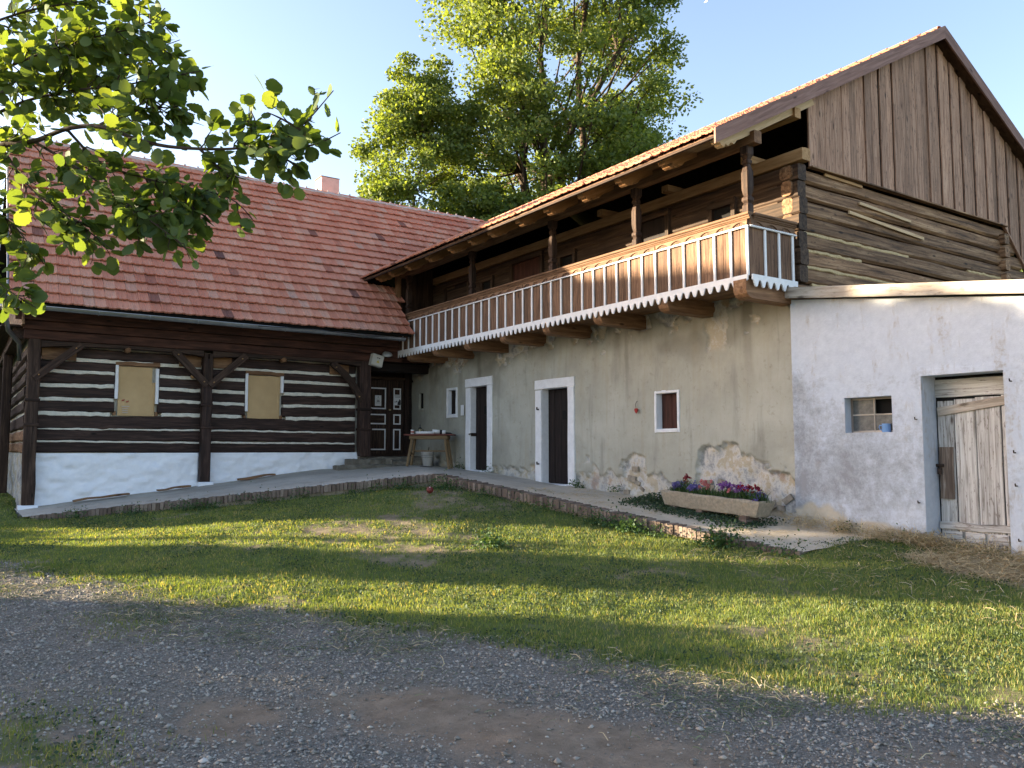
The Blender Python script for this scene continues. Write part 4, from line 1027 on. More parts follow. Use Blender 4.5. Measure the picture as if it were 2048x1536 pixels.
for (x0, x1) in ((9.075, 9.575), (9.80, 10.02)):
    trim(x0, x1, 2.66, 3.24); trim(x0, x1, 2.25, 2.53); trim(x0, x1, 1.56, 2.13)
blk('padlock', 9.655, 9.71, 20.262, 20.290, 2.625, 2.665, 'brass', ed, .006); blk('door_handle', 9.665, 9.70, 20.27, 20.290, 2.56, 2.61, 'iron', ed, .004)
blk('entrance_sill', 8.9, 10.25, 20.18, 20.42, 1.36, 1.445, 'post', house, .012, axis=0)
# steps of worn stone
st = root('entrance_steps', (9, 19.5, 1.1), 'worn mossy stone steps leading up to the panelled door', 'steps')
def rough_block(name, x0, x1, y0, y1, z0, z1, mat, parent, s=.012):
    nx, ny = max(2, int((x1 - x0) / .14)), 3; V = []; F = []
    ring = [(y0, z0), (y0 - .0, z0 + (z1 - z0) * .55), (y0 + .015, z1 - .02), (y0 + .05, z1), ((y0 + y1) / 2, z1), (y1, z1), (y1, z0)]
    for i in range(nx + 1):
        for (y, z) in ring: V.append((x0 + (x1 - x0) * i / nx - x0, y - y0 + random.gauss(0, s), z - z0 + random.gauss(0, s * .7)))
    k = len(ring)
    for i in range(nx):
        for q in range(k): F.append((i * k + q, i * k + (q + 1) % k, (i + 1) * k + (q + 1) % k, (i + 1) * k + q))
    F.append(tuple(range(k))); F.append(tuple(nx * k + q for q in range(k - 1, -1, -1)))
    return obj(name, mesh(name, V, F), mat, parent, Matrix.Translation((x0, y0, z0)))
rough_block('landing', 8.35, 10.36, 19.15, 20.3, .9, 1.385, 'stepstone', st)
rough_block('step', 7.95, 9.1, 18.88, 19.2, .9, 1.34, 'stepstone', st, .018); rough_block('step', 7.55, 9.6, 18.6, 18.95, .85, 1.20, 'stepstone', st, .018)
rough_block('step', 9.12, 10.2, 18.86, 19.2, .9, 1.31, 'stepstone', st, .018)

# roof of the farmhouse : 45 degrees
hr_pts = [(.70, 18.2, 4.42), (9.26, 18.2, 4.42), (9.40, 19.72, 5.94), (XE + .3, valley_y(XE + .3) + .05, valley_y(XE + .3) + .05 - 13.78), (14.9, 22.95, 9.17), (.70, 22.95, 9.17)]
hroof = obj('roof', mesh('roof', hr_pts + [(p[0], p[1] + .03, p[2] - .05) for p in hr_pts] + [(.70, 27.8, 4.42), (14.9, 27.8, 4.42)],
      [(0, 1, 2, 3, 4, 5), (11, 10, 9, 8, 7, 6), (0, 6, 7, 1), (0, 5, 11, 6), (5, 4, 13, 12)]), 'black', house)
def keep_h(p, r, c):
    z = p.z
    if z < 5.95: return p.x < 9.30 + .1 * (z - 4.4)
    return p.x < XE + (z - ZE) / SL + .22
lay_tiles(hroof, (.70, 18.14, 4.40), (1, 0, 0), Vector((0, 1, 1)).normalized(), 72, 20, .2095, .3385, keep_h, 300)
for k in range(40):
    x = .70 + k * .34
    if x > 14.2: break
    V = []
    for s, rr in ((0, .10), (.37, .088)):
        for q in range(7): a = math.pi * q / 6; V.append((s, rr * math.cos(a), rr * .8 * math.sin(a)))
    obj('ridge_tile', mesh('ridge_tile', V, [(q, q + 1, q + 8, q + 7) for q in range(6)], True), 'tile', hroof, Matrix.Translation((x, 22.97, 9.18)) @ Matrix.Rotation(random.gauss(0, .015), 4, 'Y'))
    blk('ridge_nub', x - .02, x + .03, 22.945, 22.985, 9.24, 9.295, 'mortar', hroof, .012)
mm = [(.7 + 13.4 * k / 120, 22.855 + random.gauss(0, .010), 9.155 + random.gauss(0, .012)) for k in range(121)]
tube('ridge_mortar', mm, [.042 + random.gauss(0, .007) for _ in mm], 'mortar', hroof, 6)
ch = blk('chimney', 8.83, 9.40, 23.45, 24.0, 8.6, 9.86, 'chimney', hroof, .02, 3, .004)
blk('chimney_cap', 8.82, 9.41, 23.44, 24.01, 9.86, 9.89, 'brick', hroof, .01)
blk('verge_strip', .655, .70, 18.2, 18.25, 4.30, 4.36, 'zinc', hroof)
beam('verge_strip', (.675, 18.18, 4.42), (.675, 22.95, 9.19), .03, .10, 'zinc', hroof, .004)
# gutter
def gutter(x0, x1, y, z0, z1, r):
    n = 24; V = []; F = []
    for i in range(n + 1):
        t = i / n
        for q in range(7): a = math.pi + math.pi * q / 6; V.append(((x1 - x0) * t, r * math.cos(a), r * math.sin(a) + (z1 - z0) * t + .004 * math.sin(9 * t)))
    F = [(i * 7 + q, i * 7 + q + 1, (i + 1) * 7 + q + 1, (i + 1) * 7 + q) for i in range(n) for q in range(6)]
    g = obj('gutter', mesh('gutter', V, F, True), 'zinc', house, Matrix.Translation((x0, y, z0)))
    tube('gutter_bead', [(x0, y - r, z0 + .004), (x1, y - r, z1 + .004)], .011, 'zinc', g, 6)
    for k in range(10):
        x = x0 + .5 + k * .95; zz = z0 + (z1 - z0) * (x - x0) / (x1 - x0)
        if x > x1: break
        tube('gutter_bracket', [(x, y + r * math.cos(math.pi + math.pi * q / 6) * 1.06, zz + r * 1.06 * math.sin(math.pi + math.pi * q / 6)) for q in range(7)], .009, 'zinc', g, 5)
    return g
gt = gutter(.78, 9.02, 18.10, 4.335, 4.30, .07)
tube('cable', [(5.4, 18.03, 4.30), (6.8, 18.0, 4.33), (7.8, 18.02, 4.27), (9.0, 18.05, 4.32)], .008, 'darkstuff', house, 5)
hp = obj('rain_hopper', lathe_mesh([(.04, -.22), (.045, -.12), (.12, -.02), (.14, .04)], 10), 'zinc', gt, Matrix.Translation((.66, 18.12, 4.28)))
tube('downpipe', [(.66, 18.12, 4.08), (.72, 18.6, 3.9), (.95, 19.35, 3.75), (.98, 19.5, 3.4)], .045, 'zinc', gt, 8)
# west end of the house
ww = blk('west_wall', 1.16, 1.24, 19.35, 26.6, 1.5, 4.2, 'lime', house, axis=1)
for k, (z0, z1) in enumerate(rows): beam('log', (1.16, 19.36, (z0 + z1) / 2), (1.16, 26.6, (z0 + z1) / 2), .14, z1 - z0, 'logdark' if k > 1 else 'bracket', ww, .03, n=8, jit=.008)
obj('plinth', wall_grid('plinth_w', 19.34, 26.6, .1, 1.5, .08, [], lambda u, v, d: (1.12 - d, u, v), lambda u, v: (vnoise(u, v, 3, 103, 4) - .5) * .14, {'patch': lambda u, v: 0 * u + 1, 'stain': lambda u, v: 0 * u}), 'tan', house)
blk('rear_post', .86, 1.06, 26.45, 26.65, .55, 3.9, 'post', house, .02); blk('rear_post', .82, 1.02, 22.9, 23.1, .55, 3.9, 'post', house, .02)
blk('side_beam', .84, 1.08, 19.33, 26.9, 3.84, 4.06, 'post', house, .01)
plate('west_gable', [(18.75, 4.06), (27.2, 4.06), (22.97, 8.95)], .04, 'weather', house, frame((1.0, 0, 0), (0, 1, 0)))
blk('pent_board', .62, 1.0, 19.2, 26.9, 4.06, 4.10, 'post', house, .005)
plate('attic_end', [(8.8, 6.15), (20.5, 6.15), (14.7, 9.1)], .04, 'black', gran, frame((0, 19.62, 0), (1, 0, 0)))
blk('attic_floor', 10.6, 20.0, 8.0, 19.6, 5.88, 5.92, 'black', gran, axis=1)
blk('east_wall', 17.0, 17.2, 8.1, 20, 0, 6.2, 'weather', gran, axis=1)

# ================================================================== THINGS ON WALLS AND TERRACE
def lathe_thing(name, prof, mat, loc, label, cat, seg=14, group=None):
    return obj(name, lathe_mesh(prof, seg), mat, None, Matrix.Translation(loc), label=label, cat=cat, group=group)
# meter box and lamp beside the entrance
eb = root('electrical_box', (8.62, 19.0, 3.7), 'cream metal electrical box hanging tilted beside the entrance', 'box')
mt = frame((8.50, 18.99, 3.70), (math.cos(-.22), 0, math.sin(-.22)), (math.sin(.22), 0, math.cos(.22)))
obj('case', bar_mesh(.30, .17, .30, .015), 'cream', eb, mt @ Matrix.Translation((0, 0, .15)))
obj('cover', bar_mesh(.27, .012, .27, .01), 'cream', eb, mt @ Matrix.Translation((.015, -.092, .15)))
for q in (0, 1): obj('switch', bar_mesh(.028, .016, .022, .003), 'ink', eb, mt @ Matrix.Translation((.115 + q * .05, -.104, .205)))
plate('warning_sticker', [(0, 0), (.08, 0), (.04, .07)], .002, 'yellow', eb, mt @ Matrix.Translation((.115, -.101, .085)))
lp = root('wall_lamp', (8.92, 19.0, 3.95), 'round grey outdoor lamp beside the cream electrical box', 'lamp')
ml = frame((8.93, 18.90, 3.98), (1, 0, .15), (-.15, -.45, .88))
obj('lamp_shade', lathe_mesh([(.02, .06), (.06, .055), (.115, .02), (.135, -.02), (.12, -.025), (.05, .02)], 16, False), 'greypaint', lp, ml)
obj('bulb', lathe_mesh([(.0, -.04), (.03, -.03), (.04, 0), (.03, .03), (.0, .04)], 10, False), 'plastic', lp, ml)
tube('arm', [(8.93, 18.92, 4.03), (8.93, 19.0, 4.06), (8.93, 19.09, 4.04)], .015, 'greypaint', lp)
# notices on the door
def notice(name, x0, x1, z0, z1, label, kindn):
    r = blk(name, x0, x1, 20.284, 20.287, z0, z1, 'paper', None, .001, label=label, cat='notice'); return r
n1 = notice('paper_notice', 9.245, 9.43, 2.745, 3.03, 'white paper notice with exclamation mark on the left door leaf', 0)
def inkbox(p, x0, x1, z0, z1, y=20.280, mat='ink'): blk('print', x0, x1, y, y + .002, z0, z1, mat, p, .0005, axis=0)
inkbox(n1, 9.332, 9.341, 2.955, 2.995); inkbox(n1, 9.332, 9.341, 2.935, 2.945)
for a, b in (((9.285, 2.925), (9.337, 3.015)), ((9.337, 3.015), (9.388, 2.925)), ((9.285, 2.925), (9.388, 2.925))):
    beam('print', (a[0], 20.281, a[1]), (b[0], 20.281, b[1]), .002, .004, 'greypaint', n1, .0003)
inkbox(n1, 9.305, 9.37, 2.890, 2.905); inkbox(n1, 9.295, 9.38, 2.858, 2.878); inkbox(n1, 9.27, 9.405, 2.828, 2.836, mat='greypaint'); inkbox(n1, 9.275, 9.40, 2.812, 2.818, mat='greypaint')
n2 = notice('paper_notice', 9.805, 10.015, 2.775, 3.065, 'grey poster with dark picture pinned on the narrow door leaf', 1)
inkbox(n2, 9.82, 9.995, 3.02, 3.045, mat='greypaint'); inkbox(n2, 9.83, 9.985, 2.985, 3.005, mat='greypaint')
plate('print', [(0, 0), (.06, -.01), (.10, .0), (.10, .12), (.06, .16), (.045, .10), (.02, .09)], .002, 'ink', n2, frame((9.905, 20.279, 2.79), (1, 0, 0)))
inkbox(n2, 9.82, 9.86, 2.855, 2.875); inkbox(n2, 9.87, 9.90, 2.86, 2.895)
blk('wall_plaque', X0 - .035, X0 - .02, 17.52, 17.66, 2.42, 2.68, 'plastic', None, .008, label='small blank white plaque left of the first plaster-wall door', cat='plaque')
# heart ornament
h = root('heart_ornament', (X0 - .04, 11.25, 2.28), 'small red heart hanging on a string on the tan wall', 'ornament')
pts = [(0, -.065), (.035, -.02), (.042, .012), (.025, .032), (.0, .02), (-.025, .032), (-.042, .012), (-.035, -.02)]
plate('heart', pts, .02, 'redheart', h, frame((X0 - .06, 11.25, 2.31), (0, -1, 0)))
tube('string', [(X0 - .05, 11.25, 2.33), (X0 - .05, 11.27, 2.41), (X0 - .05, 11.24, 2.46), (X0 - .05, 11.21, 2.47)], .005, 'iron', h, 5)
# mug
mg_ = root('enamel_mug', sp(1.40, -.07, 1.82), 'light blue enamel mug on the sill of the shed window', 'mug')
obj('cup', lathe_mesh([(.052, 0), (.057, .01), (.057, .11), (.060, .115), (.052, .112), (.050, .02)], 18), 'blueenamel', mg_, Matrix.Translation(sp(1.40, -.07, 1.822)))
tube('handle', [sp(1.345, -.07, 1.91), sp(1.31, -.06, 1.915), sp(1.30, -.06, 1.89), sp(1.315, -.06, 1.855), sp(1.345, -.07, 1.85)], .008, 'blueenamel', mg_, 6)
# trestle table
tcx, tcy = 9.72, 18.05; tzb = tz(tcx, tcy)
tb = root('trestle_table', (tcx, tcy, tzb), 'small wooden trestle table with red-brown top near the entrance', 'table', rz=0)
ta = rad(-38)
def T(u, v, z): return (tcx + u * math.cos(ta) - v * math.sin(ta), tcy + u * math.sin(ta) + v * math.cos(ta), tzb + z)
def tbar(name, p, q, w, h, mat, par=tb): beam(name, T(*p), T(*q), w, h, mat, par, .006)
tt_ = tzb
tbar('table_top', (-.60, 0, .80), (.60, 0, .80), .62, .035, 'tabletop')
for v in (-.24, .24): tbar('apron', (-.46, v, .735), (.46, v, .735), .03, .09, 'tablewood')
for u in (-.46, .46): tbar('apron', (u, -.24, .735), (u, .24, .735), .03, .09, 'tablewood')
for u in (-1, 1):
    for v in (-1, 1):
        lx, ly, _ = T(u * .52, v * .27, 0); zz = tz(lx, ly) - tzb
        beam('leg', T(u * .40, v * .20, .78), (lx, ly, tzb + zz), .055, .055, 'tablewood', tb, .006)
tbar('stretcher', (-.45, .23, .40), (.45, .23, .40), .025, .035, 'tablewood'); tbar('stretcher', (-.45, -.22, .33), (-.45, .22, .33), .025, .035, 'tablewood')
ZT = .8185
# things on the table
r1 = root('paper_roll', T(-.16, -.10, ZT + .035), 'long white paper roll lying on the trestle table', 'roll')
p0, p1 = T(-.33, -.14, ZT + .035), T(.12, -.12, ZT + .035); tube('sheet', [p0, p1], .034, 'plastic', r1, 12)
r2 = root('paint_tube', T(.22, .05, ZT + .05), 'white tube with black band lying on the trestle table', 'tube')
tube('body', [T(.06, -.03, ZT + .062), T(.24, .0, ZT + .055)], [.06, .052], 'plastic', r2, 12); tube('band', [T(.24, .0, ZT + .055), T(.30, .01, ZT + .053)], .053, 'darkstuff', r2, 12); tube('cap', [T(.30, .01, ZT + .05), T(.38, .025, ZT + .05)], .05, 'plastic', r2, 12)
r3 = root('paint_tin', T(-.42, -.12, ZT), 'small white tin with red print on the left end of the table', 'tin')
obj('can', lathe_mesh([(.043, 0), (.043, .10), (.046, .105), (.046, .11)], 14), 'plastic', r3, Matrix.Translation(T(-.42, -.12, ZT))); obj('print_band', lathe_mesh([(.0438, .035), (.0438, .07)], 14, False), 'redink', r3, Matrix.Translation(T(-.42, -.12, ZT)))
r4 = root('french_press', T(-.28, .16, ZT), 'glass cafetiere with black lid standing at the back of the table', 'cafetiere')
obj('jar', lathe_mesh([(.04, 0), (.042, .14)], 12), 'brass', r4, Matrix.Translation(T(-.28, .16, ZT))); obj('lid', lathe_mesh([(.048, .14), (.044, .16), (.01, .17), (.006, .22), (.014, .225), (.014, .24)], 12), 'darkstuff', r4, Matrix.Translation(T(-.28, .16, ZT)))
tube('handle', [T(-.23, .16, ZT + .13), T(-.20, .16, ZT + .12), T(-.20, .16, ZT + .05), T(-.235, .16, ZT + .03)], .007, 'darkstuff', r4, 6)
r5 = root('hand_brush', T(.47, .03, ZT), 'black hand brush on the right end of the trestle table', 'brush')
tube('handle', [T(.40, -.06, ZT + .018), T(.54, .05, ZT + .014)], [.016, .012], 'darkstuff', r5, 8); beam('head', T(.34, .06, ZT + .03), T(.50, .12, ZT + .02), .05, .04, 'darkstuff', r5, .012)
# bucket under the table
bx_, by_ = 10.02, 18.75; bz_ = tz(bx_, by_)
bk = root('white_bucket', (bx_, by_, bz_), 'white plastic bucket with dark bands under the table', 'bucket')
obj('pail', lathe_mesh([(.115, 0), (.155, .34), (.165, .345), (.165, .365), (.150, .365), (.108, .03)], 18), 'plastic', bk, Matrix.Translation((bx_, by_, bz_)))
for z in (.22, .27): obj('band', lathe_mesh([(.1425 + (z - .22) * .12, z), (.1445 + (z - .22) * .12, z + .014)], 18, False), 'greypaint', bk, Matrix.Translation((bx_, by_, bz_)))
tube('stick', [(bx_, by_, bz_ + .1), (bx_ + .02, by_ - .05, bz_ + .48)], .012, 'darkstuff', bk, 6)
tube('extension_cord', [(9.9, 18.2, tz(9.9, 18.2) + .42), (9.9, 18.2, tz(9.9, 18.2) + .05), (9.75, 17.95, tz(9.75, 17.95) + .012), (9.55, 17.95, tz(9.55, 17.95) + .012), (9.45, 18.05, tz(9.45, 18.05) + .012)], .006, 'darkstuff', None, 6, label='thin dark cord hanging down below the trestle table', cat='cord')
# red ball
bx_, by_ = 6.98, 12.95; bz_ = gzf(bx_, by_)
rb = root('red_ball', (bx_, by_, bz_), 'dull red ball in the grass at the inner kerb corner', 'ball')
obj('shell', lathe_mesh([(.001, 0), (.05, .012), (.085, .05), (.095, .095), (.082, .14), (.05, .172), (.001, .185)], 16, False), 'redp', rb, Matrix.Translation((bx_, by_, bz_ + .01)) @ Matrix.Scale(.68, 4))
obj('valve', lathe_mesh([(.018, 0), (.014, .02)], 8), 'plastic', rb, Matrix.Translation((bx_ - .02, by_ - .035, bz_ + .115)) @ Matrix.Scale(.6, 4))
# boards lying along the plinth
for (a, b, lab) in (((2.0, 19.02), (3.05, 19.12), 'dark weathered plank lying nearest the left corner post'), ((3.6, 19.03), (4.28, 19.12), 'dark weathered plank lying just left of the middle post'), ((5.3, 19.02), (6.15, 19.14), 'dark bent plank lying right of the middle post')):
    beam('loose_plank', (a[0], a[1] - .10, tz(*a) + .05), (b[0], b[1] - .12, tz(*b) + .05), .15, .035, 'bracket', None, .005, n=4, jit=.006, label=lab, cat='plank', group='planks lying along the plinth')
# flower trough
tr = root('stone_trough', (9.75, 8.85, .70), 'long concrete flower trough on bricks against the tan wall', 'trough')
def trough(y0, y1, x0, x1, z0, z1):
    n = 16; V = []; F = []; ins = .055
    rings = [(0.10, 0, 0), (.0, 0, 1), (0.0, 0, 1.0), (ins, 1, 1.0), (ins + .03, 1, .35)]
    def rect(inset, z): return [(x0 + inset, y0 + inset * 1.4, z), (x1 - inset, y0 + inset * 1.4, z), (x1 - inset, y1 - inset * 1.4, z), (x0 + inset, y1 - inset * 1.4, z)]
    levels = [(.06, z0), (.045, z0 + .01), (.0, z1 - .03), (.004, z1), (.05, z1), (.06, z1 - .10)]
    for ins_, z in levels:
        R4 = rect(ins_, z)
        for e in range(4):
            a, b = Vector(R4[e]), Vector(R4[(e + 1) % 4]); m_ = 14 if e % 2 else 4
            for q in range(m_):
                c = a.lerp(b, q / m_); V.append((c.x + random.gauss(0, .004), c.y + random.gauss(0, .004), c.z + random.gauss(0, .005)))
    k = 36
    for l in range(len(levels) - 1):
        for q in range(k): F.append((l * k + q, l * k + (q + 1) % k, (l + 1) * k + (q + 1) % k, (l + 1) * k + q))
    F.append(tuple(range(k - 1, -1, -1)))
    cz = Vector((9.75, 8.85, z0))
    return obj('basin', mesh('basin', [Vector(v) - cz for v in V], F), 'concrete', tr, Matrix.Translation(cz) @ Matrix.Rotation(rad(2.6), 4, 'X'))
trough(7.86, 9.84, 9.55, 9.93, .645, .885)
blk('soil', 9.60, 9.88, 7.95, 9.75, .78, .86, 'soil', tr, .01, 10, .006, axis=1)
for (y, z) in ((8.12, .545), (8.12, .596)): blk('brick_support', 9.52, 9.80, y - .07, y + .07, z - .025, z + .025, 'brick', None, .008, label='upper brick under the near end of the trough' if z > .57 else 'lower brick under the near end of the trough', cat='brick', group='bricks under the trough', axis=0)
blk('brick_support', 9.60, 9.86, 8.98, 9.10, .57, .655, 'brick', None, .008, label='single brick under the middle of the trough', cat='brick', axis=0)
blk('brick_support', 9.60, 9.86, 9.55, 9.68, .60, .685, 'brick', None, .008, label='brick under the far end of the trough half hidden in greenery', cat='brick', axis=0)

# leaf and petal clouds ------------------------------------------------
def leaf_quads(C, size, rng, flat=0.0, aspect=.75):
    """two-triangle folded leaves at centres C with sizes; returns V (n*4), F tris"""
    n = len(C); d = rng.normal(size=(n, 3)); d[:, 2] *= (1 - flat); d /= np.linalg.norm(d, axis=1)[:, None] + 1e-9
    u = rng.normal(size=(n, 3)); u -= (u * d).sum(1)[:, None] * d; u /= np.linalg.norm(u, axis=1)[:, None] + 1e-9
    w = np.cross(d, u); s = np.asarray(size).reshape(-1, 1) * np.ones((n, 1))
    V = np.stack([C - d * s * .5, C + w * s * .5 * aspect + u * s * .08, C + d * s * .5, C - w * s * .5 * aspect + u * s * .08], 1).reshape(-1, 3)
    a = np.arange(n) * 4; F = np.r_[np.stack([a, a + 1, a + 2], 1), np.stack([a, a + 2, a + 3], 1)]
    return V, F
def blades(C, h, w, rng, lean=.5):
    n = len(C); az = rng.uniform(0, 2 * np.pi, n); t = np.stack([np.cos(az), np.sin(az), 0 * az], 1); bz = rng.uniform(0, 2 * np.pi, n)
    l = np.stack([np.cos(bz), np.sin(bz), 0 * bz], 1) * (rng.uniform(0, 1, n) * lean * h)[:, None]
    up = np.array([0, 0, 1.])[None] * h[:, None]
    V = np.stack([C - t * w[:, None] / 2, C + t * w[:, None] / 2, C + l * .35 + up * .6 + t * w[:, None] * .35, C + l * .35 + up * .6 - t * w[:, None] * .35, C + l + up], 1).reshape(-1, 3)
    a = np.arange(n) * 5; F = np.r_[np.stack([a, a + 1, a + 2], 1), np.stack([a, a + 2, a + 3], 1), np.stack([a + 3, a + 2, a + 4], 1)]
    return V, F

# flowers in the trough : each plant a thing
FL = [(9.62, 'bloom_blue', 'blue-violet', .13, 40, 'blue-violet trailing flowers at the far end of the trough'), (9.42, 'bloom_dark', 'dark', .26, 9, 'tall dark red flowers near the far end of the trough'),
      (9.22, 'bloom_blue', 'blue', .12, 34, 'blue-violet flower clump beside the salmon carnations'), (8.98, 'bloom_pink', 'pink', .19, 12, 'salmon pink carnations in the far half of the trough'),
      (8.76, 'weed', 'green', .13, 0, 'green leafy plant without blooms in the middle of the trough'), (8.56, 'bloom_violet', 'violet', .20, 46, 'large purple flower clump in the middle of the trough'),
      (8.46, 'bloom_pink', 'pink', .14, 5, 'single salmon bloom low in front of the purple clump'), (8.32, 'bloom_violet', 'violet', .19, 40, 'purple flower clump next to the bright red carnations'),
      (8.17, 'bloom_red', 'red', .20, 9, 'bright red carnations near the front end of the trough'), (8.06, 'bloom_blue', 'bluegrey', .10, 34, 'pale blue flowers hanging low at the near end of the trough'), (8.00, 'bloom_dark', 'dark', .19, 8, 'dark crimson flowers at the near end of the trough')]
for k, (y, mt_, _, hgt, nb, lab) in enumerate(FL):
    zb = .855 + (y - 8.85) * .045; xx = 9.735 + random.uniform(-.05, .03)
    pr = root('flower_plant', (xx, y, zb), lab, 'flower', 'flowers in the trough')
    rng = np.random.default_rng(200 + k)
    C = rng.normal(size=(130, 3)) * np.array([.05, .075, .0]) + np.array([0, 0, 0]); hh = rng.uniform(.5, 1.0, 130) * hgt; V, F = blades(C, hh, np.full(130, .012), rng, .8)
    obj('foliage', npmesh('foliage', V, F), 'weed', pr, Matrix.Translation((xx, y, zb)))
    if nb:
        C = rng.normal(size=(nb, 3)) * np.array([.05, .07, .03]) + np.array([-.02, 0, hgt * .95]); C = np.repeat(C, 9, 0) + rng.normal(size=(nb * 9, 3)) * .012
        V, F = leaf_quads(C, rng.uniform(.022, .040, len(C)) * (1.25 if nb < 15 else 1), rng)
        if nb < 15:
            for q in range(nb):
                v4 = V.reshape(-1, 4, 3)[q * 9:(q + 1) * 9].reshape(-1, 3); a4 = np.arange(9) * 4
                obj('bloom', npmesh('bloom', v4, np.r_[np.stack([a4, a4 + 1, a4 + 2], 1), np.stack([a4, a4 + 2, a4 + 3], 1)]), mt_, pr, Matrix.Translation((xx, y, zb)))
        else: obj('bloom_cluster', npmesh('bloom_cluster', V, F), mt_, pr, Matrix.Translation((xx, y, zb)), kind='stuff')

# ground cover under and beside the trough, weeds at the kerb ----------
def scatter_cover(name, label, pts, mat, kind='stuff'):
    V = []; F = []; c = 0
    for (C, s, rng, flat) in pts:
        v, f = leaf_quads(C, s, rng, flat); V.append(v); F.append(f + c); c += len(v)
    o = obj(name, npmesh(name, np.concatenate(V), np.concatenate(F)), mat, None, None, label=label, cat='plants', kind=kind); return o
rng = np.random.default_rng(5); C = []
for k in range(5200):
    u = rng.random(); y = 7.75 + 2.9 * u ** .8; x = np.clip(rng.normal(9.62 + .18 * (y > 9.8), .26), 9.1, 10.3); hmax = .05 + .16 * np.exp(-((y - 10.2) / .38) ** 2 - ((x - 9.9) / .35) ** 2)
    C.append((x, y, tz(x, y) + rng.uniform(.005, hmax)))
scatter_cover('ground_cover', 'grey-green creeping ground cover under and left of the trough', [(np.array(C), rng.uniform(.022, .05, len(C)), rng, .3)], 'ivy')
C = []
for k in range(70):
    if k < 34: t_ = rng.random(); b = KB + (KD - KB) * t_; off = np.array([-.12, -.02, 0])
    elif k < 62: t_ = rng.random(); b = KA + (KB - KA) * t_; off = np.array([-.10, -.10, 0])
    else: b = np.array([[10.28, 13.0, .85], [10.3, 17.6, 1.1], [10.3, 12.9, .8], [10.25, 16.1, 1.05], [8.9, 19.0, 1.1], [10.3, 11.8, .78], [10.28, 6.95, .45], [10.28, 6.05, .37]][k - 62]); off = np.zeros(3)
    b = b + off * rng.uniform(.4, 2.2); zg = gzf(b[0], b[1]) if k < 62 else b[2]; s = rng.uniform(.06, .15)
    q = rng.normal(size=(90, 3)) * s; q[:, 2] = np.abs(q[:, 2]) * .8; C.append(q + np.array([b[0], b[1], zg + .01]))
C = np.concatenate(C); scatter_cover('kerb_weeds', 'low leafy weeds growing along the brick kerb', [(C, rng.uniform(.018, .045, len(C)), rng, .3)], 'weed')
for k, (x, y, s, lab) in enumerate(((8.42, 7.55, .17, 'largest leafy weed clump in front of the brick kerb below the trough'), (8.12, 9.0, .12, 'leafy weed clump against the brick kerb left of the trough'), (5.9, 9.2, .13, 'broad dark weed tuft in the open lawn'))):
    rg = np.random.default_rng(70 + k); q = rg.normal(size=(260, 3)) * s; q[:, 2] = np.abs(q[:, 2]) * .75; rr = root('weed_clump', (x, y, gzf(x, y)), lab, 'weed')
    V, F = leaf_quads(q, rg.uniform(.03, .065, 260), rg, .2); obj('leaves', npmesh('leaves', V, F), 'weed', rr, Matrix.Translation((x, y, gzf(x, y) + .01)))
    q = np.zeros((40, 3)); V, F = blades(q, rg.uniform(.6, 1.3, 40) * s * 1.6, np.full(40, .008), rg, 1.2); obj('stems', npmesh('stems', V, F), 'weed', rr, Matrix.Translation((x, y, gzf(x, y))))

# ================================================================== GRASS
def in_view(x, y, m=.06):
    lat = x * .829 - y * .559; dep = x * .559 + y * .829
    return (dep > 2.6) & (lat / dep > -.63 - m) & (lat / dep < .63 + m + .35), dep
def gridlocal_z(x, y):
    return gz(x, y) + (vnoise(x, y, 1.1, 41) - .5) * .07 + (vnoise(x, y, 6, 42) - .5) * .03
NB = 1500000
x = RNG.uniform(-7, 13.5, NB); y = RNG.uniform(1, 24, NB)
ok, dep = in_view(x, y); pr_ = np.clip((6.5 / np.maximum(dep, 3)) ** 1.25, .0, 1)
ok &= RNG.random(NB) < np.maximum(pr_, .22)
x, y, dep = x[ok], y[ok], dep[ok]
g, gv_, st_, _ = masks(x, y); ins = terrace_in(x, y) > .2
ok = (RNG.random(len(x)) < g ** 1.3) & ~ins & ~((x > 1.1) & (y > 19.0)) & (x < 13.2)
x, y, dep = x[ok], y[ok], dep[ok]
# tufts : cluster blades
cl = vnoise(x, y, 9, 55, 2); lush = vnoise(x, y, .7, 56, 3)
h = (RNG.uniform(.014, .044, len(x)) * (.65 + .8 * cl) * (.8 + .5 * lush)); edge = np.exp(-((x - np.interp(y, GE_Y, GE_X)) / .35) ** 2)
h *= 1 + .35 * edge
C = np.stack([x, y, gridlocal_z(x, y) - .004], 1)
tint = np.clip(.22 + .55 * (vnoise(x, y, 2.6, 57, 3) - .35) + .45 * (vnoise(x, y, .45, 58, 3) - .5) + RNG.normal(0, .14, len(x)) - .12 * edge, 0, .92)
dry = RNG.random(len(x)) < .09 + .16 * sstep(.45, .62, vnoise(x, y, 1.8, 59, 3)); tint[dry] = RNG.uniform(.8, 1, dry.sum())
V, F = blades(C, h, np.clip(.0028 + .0005 * dep, .004, .010), RNG, .9)
obj('lawn_grass', npmesh('lawn_grass', V, F, False, {'tint': np.repeat(tint, 5)}), 'grass', None, None, label='patchy mown lawn grass with dry spots', cat='grass', kind='stuff')
print('blades', len(x))
